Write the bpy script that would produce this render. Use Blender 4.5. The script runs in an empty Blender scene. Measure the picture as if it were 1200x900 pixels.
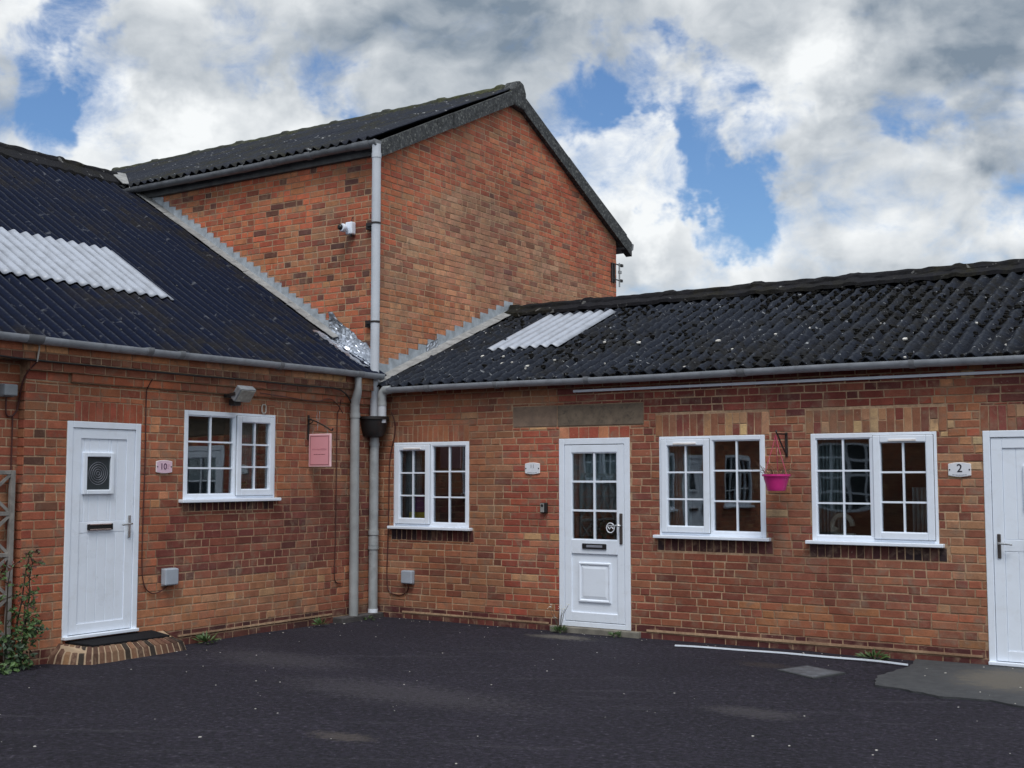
import bpy, bmesh, math, random
from mathutils import Vector, Matrix, noise as mnoise
R_ = math.radians
rnd = random.Random(7)
scene = bpy.context.scene
COL = scene.collection

# ------------------------------------------------------------------ camera
cam_d = bpy.data.cameras.new('camera'); cam = bpy.data.objects.new('camera', cam_d); COL.objects.link(cam)
cam.location = (9.634, -11.621, 1.70)
cam.rotation_euler = (R_(90 + 4.411), 0, R_(33.274))
cam_d.lens = 42.39; cam_d.sensor_width = 36; cam_d.sensor_fit = 'HORIZONTAL'
cam_d.clip_start = .05; cam_d.clip_end = 2000
scene.camera = cam

# ------------------------------------------------------------------ light
SUN_EL, SUN_AZ = 60.0, 146.0            # azimuth clockwise from +y
sun_dir = Vector((math.sin(R_(SUN_AZ)) * math.cos(R_(SUN_EL)), math.cos(R_(SUN_AZ)) * math.cos(R_(SUN_EL)), math.sin(R_(SUN_EL))))
sd = bpy.data.lights.new('sun', 'SUN'); sd.energy = 1.5; sd.angle = R_(20); sd.color = (1.0, .97, .94)
sun = bpy.data.objects.new('sun', sd); COL.objects.link(sun)
sun.rotation_euler = (-sun_dir).to_track_quat('-Z', 'Y').to_euler(); sun.location = (5, -8, 20)
scene.view_settings.view_transform = 'Standard'; scene.view_settings.look = 'None'
scene.view_settings.exposure = 0.40; scene.view_settings.gamma = 1.0
scene.view_settings.use_curve_mapping = False

# ------------------------------------------------------------------ node helper
class NT:
    def __init__(s, tree): s.t = tree; s.n = tree.nodes; s.l = tree.links
    def new(s, typ, **kw):
        nd = s.n.new(typ)
        for k, v in kw.items(): setattr(nd, k, v)
        return nd
    def put(s, sock, v):
        if v is None: return
        if isinstance(v, bpy.types.NodeSocket): s.l.new(v, sock)
        elif isinstance(v, (tuple, list)) and len(v) == 3 and sock.type == 'RGBA': sock.default_value = (*v, 1)
        else: sock.default_value = v
    def math(s, op, a, b=None, c=None, clamp=False):
        nd = s.new('ShaderNodeMath', operation=op, use_clamp=clamp)
        for i, v in enumerate((a, b, c)): s.put(nd.inputs[i], v)
        return nd.outputs[0]
    def vmath(s, op, a, b=None, scale=None):
        nd = s.new('ShaderNodeVectorMath', operation=op)
        s.put(nd.inputs[0], a); s.put(nd.inputs[1], b)
        if scale is not None: s.put(nd.inputs['Scale'], scale)
        return nd.outputs['Value'] if op in ('DOT_PRODUCT', 'LENGTH') else nd.outputs[0]
    def noise(s, vec, scale, detail=4, rough=.55, dist=0, color=False):
        nd = s.new('ShaderNodeTexNoise'); s.put(nd.inputs['Vector'], vec)
        nd.inputs['Scale'].default_value = scale; nd.inputs['Detail'].default_value = detail
        nd.inputs['Roughness'].default_value = rough; nd.inputs['Distortion'].default_value = dist
        return nd.outputs['Color' if color else 'Fac']
    def map(s, v, a, b, c=0., d=1., smooth=False):
        nd = s.new('ShaderNodeMapRange'); nd.interpolation_type = 'SMOOTHSTEP' if smooth else 'LINEAR'
        s.put(nd.inputs[0], v)
        for i, q in enumerate((a, b, c, d)): s.put(nd.inputs[i + 1], q)
        return nd.outputs[0]
    def mix(s, f, a, b, mode='MIX'):
        nd = s.new('ShaderNodeMix', data_type='RGBA', blend_type=mode)
        s.put(nd.inputs[0], f); s.put(nd.inputs[6], a); s.put(nd.inputs[7], b)
        return nd.outputs[2]
    def objco(s): return s.new('ShaderNodeTexCoord').outputs['Object']

# ------------------------------------------------------------------ sky
def pix_dir(px, py):                    # a sky direction, found once from the photo's field of view
    p, y, f = R_(4.411), R_(33.274), 1413.
    F = Vector((-math.sin(y) * math.cos(p), math.cos(y) * math.cos(p), math.sin(p)))
    Rt = Vector((math.cos(y), math.sin(y), 0)); U = Rt.cross(F)
    return (F * f + Rt * (px - 600) - U * (py - 450)).normalized()
world = bpy.data.worlds.new('World'); scene.world = world; world.use_nodes = True
world.cycles.sampling_method = 'MANUAL'; world.cycles.sample_map_resolution = 256
wn = NT(world.node_tree); wn.n.clear()
wout = wn.new('ShaderNodeOutputWorld'); wbg = wn.new('ShaderNodeBackground'); wbg.inputs['Strength'].default_value = .1
sky = wn.new('ShaderNodeTexSky'); sky.sky_type = 'NISHITA'; sky.sun_disc = False
sky.sun_elevation = R_(SUN_EL); sky.sun_rotation = R_(SUN_AZ); sky.air_density = 1.2; sky.dust_density = .6; sky.ozone_density = 2.5
d0 = wn.new('ShaderNodeTexCoord').outputs['Generated']
warp = wn.vmath('SUBTRACT', wn.noise(d0, 5.5, 6, .6, color=True), (.5, .5, .5))
dw = wn.vmath('NORMALIZE', wn.vmath('ADD', d0, wn.vmath('SCALE', warp, scale=.34)))
def blobs(lst):
    acc = None
    for (px, py, r, w) in lst:
        dv = pix_dir(px, py); ang = math.atan(r / 1413.)
        b = wn.map(wn.vmath('DOT_PRODUCT', dw, tuple(dv)), math.cos(ang), math.cos(ang * .25), 0, w, True)
        acc = b if acc is None else wn.math('ADD', acc, b)
    return acc
holes = blobs([(10, 60, 50, .16), (90, 22, 60, .16), (395, 108, 70, .15), (790, 200, 70, .22), (850, 245, 65, .22), (690, 140, 65, .17), (930, 150, 55, .10),
               (1085, 150, 55, .12), (1190, 245, 60, .14), (1000, 45, 60, .10), (290, 30, 70, .16), (830, 90, 60, .18), (640, 185, 60, .15), (770, 100, 60, .12)])
bright = blobs([(700, 240, 90, .30), (790, 290, 110, .34), (900, 290, 110, .34), (1080, 265, 120, .36), (120, 150, 120, .34), (230, 190, 130, .36), (50, 110, 80, .24), (900, 110, 110, .34),
                (735, 150, 70, .34), (1040, 110, 80, .20), (1150, 110, 60, .22), (360, 140, 60, .26), (940, 15, 80, .26), (20, 10, 80, .36), (620, 10, 80, .26), (1190, 270, 70, .26), (960, 170, 60, .15)])
dark = blobs([(1130, 30, 160, .42), (1180, 165, 80, .30), (850, 225, 55, .42), (940, 195, 60, .30), (500, 60, 200, .20), (400, 40, 180, .16), (800, 340, 110, .34), (960, 345, 150, .32), (1150, 315, 110, .30), (300, 80, 120, .14), (1060, 200, 80, .2)])
wv0 = wn.vmath('SCALE', wn.vmath('SUBTRACT', wn.noise(d0, 9, 3, .55, color=True), (.5, .5, .5)), scale=.07)
def cloud_h(vec):
    wv = wn.vmath('ADD', vec, wv0)
    a = wn.noise(wv, 3.6, 9, .56, .1)
    nd = wn.new('ShaderNodeTexNoise'); nd.noise_type = 'RIDGED_MULTIFRACTAL'; nd.normalize = False
    wn.put(nd.inputs['Vector'], wv)
    for k, v in (('Scale', 5.5), ('Detail', 4.), ('Roughness', .55), ('Lacunarity', 2.1), ('Offset', 1.), ('Gain', 1.2)): nd.inputs[k].default_value = v
    bil = wn.math('SUBTRACT', 1., wn.math('MULTIPLY', nd.outputs['Fac'], .5))
    return wn.math('ADD', wn.math('MULTIPLY', a, .85), wn.math('MULTIPLY', bil, .16))
st = wn.vmath('MULTIPLY', d0, (1, 1, 1.6))
h1 = cloud_h(st); h2 = cloud_h(wn.vmath('ADD', st, (-.010, .006, .030)))
rel = wn.math('MULTIPLY', wn.math('SUBTRACT', h1, h2), 4.2)
wisp = wn.noise(st, 14, 8, .65, .4)
dens = wn.math('ADD', wn.math('ADD', wn.math('MULTIPLY', h1, 1.15), wn.math('MULTIPLY', wisp, .62)), wn.math('SUBTRACT', -.33, holes))
alpha = wn.map(dens, .24, .54, 0, 1, True)
sh = wn.math('ADD', wn.math('ADD', .50, rel), wn.math('SUBTRACT', bright, dark))
sh = wn.math('ADD', sh, wn.math('MULTIPLY', wn.math('SUBTRACT', wn.noise(st, 2.6, 6, .6, .4), .5), 1.1))
sh = wn.math('ADD', sh, wn.math('MULTIPLY', wn.math('SUBTRACT', .8, alpha), .30))
shc = wn.map(sh, -.30, 1.0, 0, 1)
ccol = wn.mix(shc, (1.6, 2.05, 2.6), (7.1, 7.3, 7.4))
glow = wn.math('POWER', wn.math('MAXIMUM', wn.vmath('DOT_PRODUCT', d0, tuple(sun_dir)), 0.), 5.)
ccol = wn.mix(1., ccol, wn.mix(glow, (1, 1, 1), (2.0, 2.1, 2.2)), 'MULTIPLY')
skyc = wn.mix(1., sky.outputs[0], (.56, .71, .90), 'MULTIPLY')
final = wn.mix(alpha, skyc, ccol)
wn.put(wbg.inputs['Color'], final); wn.l.new(wbg.outputs[0], wout.inputs[0])

# ------------------------------------------------------------------ materials
def lin(r, g, b):
    f = lambda c: (c / 255 / 12.92) if c / 255 <= .04045 else ((c / 255 + .055) / 1.055) ** 2.4
    return (f(r), f(g), f(b))
def mat_base(name):
    m = bpy.data.materials.new(name); m.use_nodes = True
    nt = NT(m.node_tree); b = m.node_tree.nodes['Principled BSDF']
    return m, nt, b
def bump(nt, b, h, strength=.4, dist=.004):
    nd = nt.new('ShaderNodeBump'); nd.inputs['Strength'].default_value = strength; nd.inputs['Distance'].default_value = dist
    nt.put(nd.inputs['Height'], h); nt.l.new(nd.outputs[0], b.inputs['Normal'])
def simple(name, col, rough=.5, metal=0., var=.12, scale=8., bumps=0., bscale=60., spec=.5, dirt=None, dirt_amt=.3):
    m, nt, b = mat_base(name); co = nt.objco()
    n = nt.noise(co, scale, 5, .6)
    c = nt.mix(nt.map(n, .3, .7), tuple(x * (1 - var) for x in col), tuple(min(1, x * (1 + var)) for x in col))
    if dirt:
        dn = nt.map(nt.noise(co, scale * 2.3, 7, .65, .4), .52, .75, 0, dirt_amt)
        c = nt.mix(dn, c, dirt)
    nt.put(b.inputs['Base Color'], c); b.inputs['Metallic'].default_value = metal
    nt.put(b.inputs['Roughness'], nt.map(n, .3, .7, max(.02, rough - .08), min(1, rough + .08)))
    b.inputs['Specular IOR Level'].default_value = spec
    if bumps: bump(nt, b, nt.noise(co, bscale, 4, .6), bumps, .003)
    return m
M = {}
def mk_brick():
    m, nt, b = mat_base('brick'); co = nt.objco()
    at = nt.new('ShaderNodeAttribute'); at.attribute_name = 'bcol'
    hs = nt.new('ShaderNodeHueSaturation'); hs.inputs['Saturation'].default_value = .92; hs.inputs['Value'].default_value = 1.14
    nt.put(hs.inputs['Color'], at.outputs['Color']); c = nt.mix(1., hs.outputs[0], (1.0, .99, .88), 'MULTIPLY')
    fine = nt.noise(co, 60, 5, .68); med = nt.noise(co, 17, 6, .68, .4); low = nt.noise(co, 6.5, 4, .6, .5); big = nt.noise(co, .8, 4, .55)
    # kiln variation inside each brick: its own offset of the noise
    cx = nt.new('ShaderNodeCombineXYZ'); nt.put(cx.inputs[0], nt.math('MULTIPLY', at.outputs['Alpha'], 37.)); nt.put(cx.inputs[1], nt.math('MULTIPLY', at.outputs['Alpha'], 91.)); nt.put(cx.inputs[2], nt.math('MULTIPLY', at.outputs['Alpha'], 53.))
    own = nt.noise(nt.vmath('ADD', co, cx.outputs[0]), 8, 3, .6, .3)
    c = nt.mix(nt.map(own, .50, .66, 0, .45), c, nt.mix(1., c, (.64, .62, .65), 'MULTIPLY'))
    c = nt.mix(nt.map(own, .46, .32, 0, .45), c, nt.mix(1., c, (1.35, 1.38, 1.40), 'MULTIPLY'))
    c = nt.mix(nt.map(fine, .35, .7, 0, .55), c, nt.mix(1., c, (.60, .57, .57), 'MULTIPLY'))
    c = nt.mix(nt.math('MULTIPLY', nt.map(low, .50, .66, 0, 1), nt.map(med, .34, .62, .25, .85)), c, (.235, .165, .118))
    c = nt.mix(nt.map(nt.noise(co, 26, 5, .7), .62, .72, 0, .55), c, nt.mix(1., c, (.40, .37, .40), 'MULTIPLY'))
    c = nt.mix(nt.map(nt.noise(co, 21, 4, .65, .6), .66, .74, 0, .5), c, (.50, .40, .31))
    c = nt.mix(1., c, nt.mix(nt.map(big, .35, .65), (.78, .78, .80), (1.18, 1.15, 1.11)), 'MULTIPLY')
    c = nt.mix(1., c, nt.mix(nt.map(nt.noise(co, .65, 3, .5, .6), .36, .64), (1.10, .95, .88), (.95, 1.0, 1.03)), 'MULTIPLY')
    nt.put(b.inputs['Base Color'], c); b.inputs['Roughness'].default_value = .9; b.inputs['Specular IOR Level'].default_value = .25
    bump(nt, b, nt.math('ADD', nt.math('MULTIPLY', fine, .6), med), .55, .006)
    return m
M['brick'] = mk_brick()
def mk_mortar():
    m, nt, b = mat_base('mortar'); co = nt.objco()
    n = nt.noise(co, 30, 6, .65); big = nt.noise(co, 1.2, 4, .55)
    c = nt.mix(nt.map(n, .3, .7), lin(150, 122, 98), lin(196, 166, 136))
    c = nt.mix(nt.map(big, .45, .64, 0, .6), c, lin(116, 86, 68))
    nt.put(b.inputs['Base Color'], c); b.inputs['Roughness'].default_value = .95; b.inputs['Specular IOR Level'].default_value = .2
    bump(nt, b, n, .5, .004)
    return m
M['mortar'] = mk_mortar()
def mk_roof(name, base, crest, moss, white, moss_amt, white_amt, s=1.):
    m, nt, b = mat_base(name); co = nt.objco()
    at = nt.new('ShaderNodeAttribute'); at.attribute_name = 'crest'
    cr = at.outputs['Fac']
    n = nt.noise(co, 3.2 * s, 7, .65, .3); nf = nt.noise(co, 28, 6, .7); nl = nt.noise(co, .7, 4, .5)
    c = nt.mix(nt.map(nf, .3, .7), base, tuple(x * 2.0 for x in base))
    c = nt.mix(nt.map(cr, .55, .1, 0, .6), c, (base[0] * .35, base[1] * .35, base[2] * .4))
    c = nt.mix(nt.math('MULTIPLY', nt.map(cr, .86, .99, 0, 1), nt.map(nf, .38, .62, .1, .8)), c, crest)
    mo = nt.math('MULTIPLY', nt.map(nl, .44, .56, 0, 1), nt.map(n, .42, .58, 0, moss_amt))
    c = nt.mix(mo, c, nt.mix(nt.map(nf, .35, .65), moss, tuple(x * 2.6 for x in moss)))
    w = nt.math('MULTIPLY', nt.map(nt.noise(co, 9 * s, 6, .6, .5), .63, .70, 0, 1), white_amt)
    c = nt.mix(w, c, white)
    nt.put(b.inputs['Base Color'], c); nt.put(b.inputs['Roughness'], nt.map(nf, .3, .7, .72, .98)); b.inputs['Specular IOR Level'].default_value = .08
    bump(nt, b, nt.math('ADD', nf, n), .6, .01)
    return m
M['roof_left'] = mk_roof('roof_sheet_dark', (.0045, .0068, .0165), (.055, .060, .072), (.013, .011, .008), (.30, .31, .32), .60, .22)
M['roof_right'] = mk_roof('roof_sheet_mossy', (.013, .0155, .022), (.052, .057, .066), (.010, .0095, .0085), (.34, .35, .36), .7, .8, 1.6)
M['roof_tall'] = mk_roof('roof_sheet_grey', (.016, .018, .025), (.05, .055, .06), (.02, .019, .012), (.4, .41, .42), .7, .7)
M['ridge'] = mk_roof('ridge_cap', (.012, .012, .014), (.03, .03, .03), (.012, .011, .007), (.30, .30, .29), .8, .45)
M['ridge_moss'] = mk_roof('ridge_moss', (.035, .037, .032), (.05, .05, .04), (.040, .042, .020), (.2, .2, .18), .8, .3)
M['moss'] = simple('moss', (.012, .0115, .0105), .98, var=.8, scale=18, bumps=1., bscale=90, spec=.1)
M['verge'] = simple('verge_cement', (.060, .063, .066), .92, var=.5, scale=12, bumps=1., bscale=50, spec=.2, dirt=(.36, .37, .34), dirt_amt=.75)
M['upvc'] = simple('white_upvc', (.80, .86, .95), .32, var=.03, scale=3, dirt=(.50, .49, .46), dirt_amt=.20)
M['upvc_grey'] = simple('aged_trim', (.62, .63, .64), .5, var=.1, scale=6, dirt=(.2, .19, .17), dirt_amt=.4)
M['gasket'] = simple('gasket', (.05, .05, .055), .6)
M['gutter'] = simple('grey_gutter', (.31, .33, .36), .42, var=.18, scale=5, dirt=(.10, .10, .10), dirt_amt=.45)
M['gutter_dark'] = simple('weathered_gutter', (.20, .21, .225), .5, var=.25, scale=6, dirt=(.07, .07, .07), dirt_amt=.5)
M['joint'] = simple('gutter_joint', (.14, .145, .155), .55, var=.2)
M['pipe_white'] = simple('pale_pipe', (.56, .59, .64), .38, var=.06, scale=3, dirt=(.3, .3, .3), dirt_amt=.25)
M['pipe_grey'] = simple('grey_pipe', (.31, .325, .33), .5, var=.15, scale=4, dirt=(.20, .19, .17), dirt_amt=.4)
M['pipe_metal'] = simple('painted_metal_pipe', (.34, .36, .37), .35, var=.2, scale=6, dirt=(.15, .14, .13), dirt_amt=.4)
M['black'] = simple('black_plastic', (.012, .012, .013), .45)
M['black_iron'] = simple('black_iron', (.018, .016, .016), .5, dirt=(.08, .03, .015), dirt_amt=.5)
M['lead'] = simple('lead_flashing', (.40, .44, .48), .48, metal=.15, var=.25, scale=10, bumps=.3, dirt=(.52, .54, .56), dirt_amt=.5)
M['lead_dull'] = simple('lead_apron', (.25, .25, .245), .6, metal=.0, var=.3, scale=9, bumps=.4, dirt=(.42, .41, .39), dirt_amt=.6)
M['foil'] = simple('foil_flashing', (.50, .53, .58), .36, metal=.9, var=.15, scale=14, bumps=.6, bscale=25)
M['fascia'] = simple('weathered_board', (.10, .103, .105), .75, var=.4, scale=6, bumps=.5, dirt=(.16, .16, .16), dirt_amt=.5)
M['concrete'] = simple('concrete', (.20, .185, .155), .93, var=.3, scale=7, bumps=.5, dirt=(.09, .085, .075), dirt_amt=.6)
M['lintel'] = simple('concrete_lintel', (.165, .125, .090), .93, var=.3, scale=9, bumps=.6, dirt=(.06, .05, .042), dirt_amt=.8)
M['lintel_pale'] = simple('stained_concrete_lintel', (.21, .145, .105), .93, var=.25, scale=9, bumps=.6, dirt=(.12, .10, .08), dirt_amt=.7)
M['cable'] = simple('brown_cable', (.075, .022, .018), .5)
M['cable_black'] = simple('black_cable', (.015, .013, .013), .5)
M['wire_pale'] = simple('pale_wire', (.5, .47, .42), .5)
M['box_grey'] = simple('grey_plastic_box', (.36, .40, .46), .45, var=.08)
M['chrome'] = simple('satin_chrome', (.62, .62, .62), .25, metal=.95)
M['bronze'] = simple('dark_handle', (.13, .115, .11), .35, metal=.7)
M['copper'] = simple('letter_plate_metal', (.55, .42, .38), .3, metal=.8)
M['pink'] = simple('pink_board', (.74, .33, .37), .5, var=.05, scale=3, dirt=(.6, .36, .36), dirt_amt=.3)
M['pink_pale'] = simple('pale_pink_edge', (.80, .52, .54), .5)
M['sign_line'] = simple('sign_ink', (.21, .075, .085), .6)
M['ink_faint'] = simple('faded_ink', (.50, .20, .23), .6)
M['plate_pink'] = simple('pink_enamel', (.74, .52, .62), .3, var=.04)
M['plate_white'] = simple('white_enamel', (.72, .74, .79), .28, var=.04)
M['plate_rim'] = simple('plate_rim', (.80, .76, .74), .35)
M['ink'] = simple('black_ink', (.02, .02, .035), .5)
M['ink_purple'] = simple('purple_ink', (.10, .035, .09), .5)
M['ink_grey'] = simple('grey_ink', (.22, .23, .27), .5)
M['magenta'] = simple('magenta_plastic', (.62, .03, .22), .38, var=.1, scale=5)
M['cord_pink'] = simple('pink_cord', (.5, .06, .13), .6)
M['twig'] = simple('dead_twig', (.12, .08, .05), .9)
M['wood_grey'] = simple('weathered_wood', (.22, .205, .19), .85, var=.3, scale=12, bumps=.4)
M['leaf'] = simple('leaf', (.055, .105, .028), .55, var=.45, scale=7)
M['leaf_dark'] = simple('dark_leaf', (.020, .045, .018), .55, var=.45, scale=7)
M['leaf_red'] = simple('reddish_leaf', (.10, .035, .025), .6, var=.4, scale=9)
M['stem'] = simple('stem', (.06, .045, .03), .8)
M['flower'] = simple('pale_flower', (.7, .7, .62), .7)
M['mat'] = simple('rubber_mat', (.012, .012, .014), .95, var=.4, scale=60, bumps=.8, bscale=160, spec=.15)
M['litter'] = simple('dry_fragments', (.52, .50, .46), .9, var=.3, scale=4)
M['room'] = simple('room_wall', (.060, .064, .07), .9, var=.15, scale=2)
M['curtain'] = simple('curtain_fabric', (.36, .40, .40), .9, var=.2, scale=9)
M['yellow'] = simple('yellow_plastic', (.62, .50, .03), .5)
M['purple'] = simple('purple_fabric', (.16, .05, .22), .9)
M['cream'] = simple('cream_ceramic', (.55, .48, .38), .6, var=.35, scale=14)
M['paper_dark'] = simple('brown_card', (.085, .066, .056), .8, var=.25, scale=10)
M['lens_glass'] = simple('lamp_lens', (.42, .42, .38), .25, var=.3, scale=16, dirt=(.2, .19, .16), dirt_amt=.5)
M['alu'] = simple('grey_housing', (.30, .30, .29), .5, metal=.2, var=.2)
def mk_glass(name='glazing', refl=.10, wob=.045):
    m = bpy.data.materials.new(name); m.use_nodes = True; nt = NT(m.node_tree); nt.n.clear()
    o = nt.new('ShaderNodeOutputMaterial'); g = nt.new('ShaderNodeBsdfGlossy'); t = nt.new('ShaderNodeBsdfTransparent'); mx = nt.new('ShaderNodeMixShader')
    g.inputs['Roughness'].default_value = .015; g.inputs['Color'].default_value = (.93, .97, 1, 1); t.inputs['Color'].default_value = (.80, .85, .87, 1)
    co = nt.objco(); bp = nt.new('ShaderNodeBump'); bp.inputs['Strength'].default_value = wob; bp.inputs['Distance'].default_value = .02
    nt.put(bp.inputs['Height'], nt.noise(co, 2.6, 1, .4)); nt.l.new(bp.outputs[0], g.inputs['Normal'])
    lw = nt.new('ShaderNodeLayerWeight'); lw.inputs['Blend'].default_value = .22
    f = nt.math('ADD', nt.math('MULTIPLY', lw.outputs['Fresnel'], .9), refl, clamp=True)
    nt.put(mx.inputs[0], f); nt.l.new(t.outputs[0], mx.inputs[1]); nt.l.new(g.outputs[0], mx.inputs[2]); nt.l.new(mx.outputs[0], o.inputs[0])
    return m
M['glass'] = mk_glass()
def mk_obscure():
    m, nt, b = mat_base('leaded_dark_glass'); co = nt.objco()
    nt.put(b.inputs['Base Color'], (.035, .045, .05)); b.inputs['Roughness'].default_value = .12
    bump(nt, b, nt.noise(co, 45, 3, .5), .25, .003)
    return m
M['obscure'] = mk_obscure()
def mk_rooflight():
    m, nt, b = mat_base('rooflight_sheet'); co = nt.objco()
    n = nt.noise(co, 6, 6, .65, .3); n2 = nt.noise(co, 1.7, 4, .6)
    c = nt.mix(nt.map(n, .45, .7, 0, .6), (.37, .40, .46), (.24, .255, .285))
    c = nt.mix(nt.map(n2, .55, .7, 0, .4), c, (.25, .26, .28))
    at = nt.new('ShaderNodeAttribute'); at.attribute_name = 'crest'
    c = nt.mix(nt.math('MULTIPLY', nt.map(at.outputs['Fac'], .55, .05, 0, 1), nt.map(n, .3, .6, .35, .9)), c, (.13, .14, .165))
    nt.put(b.inputs['Base Color'], c); b.inputs['Roughness'].default_value = .42
    return m
M['rooflight'] = mk_rooflight()
def mk_asphalt():
    m, nt, b = mat_base('asphalt'); co = nt.objco()
    fine = nt.noise(co, 120, 3, .7); grit = nt.noise(co, 24, 4, .78); med = nt.noise(co, 20, 6, .65); big = nt.noise(co, .7, 7, .65, .3)
    c = nt.mix(nt.map(grit, .40, .60), (.0026, .0036, .0066), (.025, .021, .036))
    c = nt.mix(nt.map(fine, .45, .75, 0, .5), c, (.040, .036, .050))
    c = nt.mix(nt.map(grit, .61, .68, 0, .7), c, (.10, .093, .11))
    c = nt.mix(1., c, nt.mix(nt.map(big, .35, .65), (.82, .82, .84), (1.14, 1.12, 1.12)), 'MULTIPLY')
    vo = nt.new('ShaderNodeTexVoronoi'); vo.feature = 'F1'; nt.put(vo.inputs['Vector'], co); vo.inputs['Scale'].default_value = 30
    c = nt.mix(nt.map(vo.outputs['Distance'], .10, .05, 0, .5), c, (.12, .115, .12))
    # scuffs: pale dusty streaks
    sc = nt.vmath('MULTIPLY', co, (1.0, 2.6, 1)); rot = nt.new('ShaderNodeVectorRotate'); rot.rotation_type = 'Z_AXIS'
    nt.put(rot.inputs['Vector'], co); rot.inputs['Angle'].default_value = R_(-30)
    sv = nt.vmath('MULTIPLY', rot.outputs[0], (.55, 3.2, 1))
    sm = nt.math('MULTIPLY', nt.map(nt.noise(sv, 1.3, 7, .68, .5), .56, .72, 0, 1), nt.map(fine, .4, .6, .15, 1.))
    c = nt.mix(nt.math('MULTIPLY', sm, .45), c, (.105, .10, .115))
    for (x, y, rx, ry, w, colr) in [(4.25, -5.46, .34, .16, .6, (.12, .10, .085)), (2.9, -.42, .50, .22, .8, (.17, .155, .13)), (6.2, -3.2, .5, .25, .35, (.13, .12, .12)), (5.45, -1.05, .35, .2, .5, (.06, .045, .035)),
                              (1.5, -3.2, 1.2, .5, .25, (.13, .12, .125)), (3.6, -4.0, 1.6, .5, .25, (.13, .12, .125))]:
        dv = nt.vmath('MULTIPLY', nt.vmath('SUBTRACT', co, (x, y, 0)), (1 / rx, 1 / ry, 0))
        dd = nt.math('ADD', nt.vmath('LENGTH', dv), nt.math('MULTIPLY', nt.math('SUBTRACT', med, .5), 1.6))
        k = nt.math('MULTIPLY', nt.map(dd, 1.0, .3, 0, w, True), nt.map(fine, .35, .6, .3, 1.))
        c = nt.mix(k, c, colr)
    nt.put(b.inputs['Base Color'], c); nt.put(b.inputs['Roughness'], nt.map(med, .3, .7, .80, .96)); b.inputs['Specular IOR Level'].default_value = .3
    bump(nt, b, nt.math('ADD', nt.math('MULTIPLY', fine, .5), grit), 1., .02)
    return m
M['asphalt'] = mk_asphalt()

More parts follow.
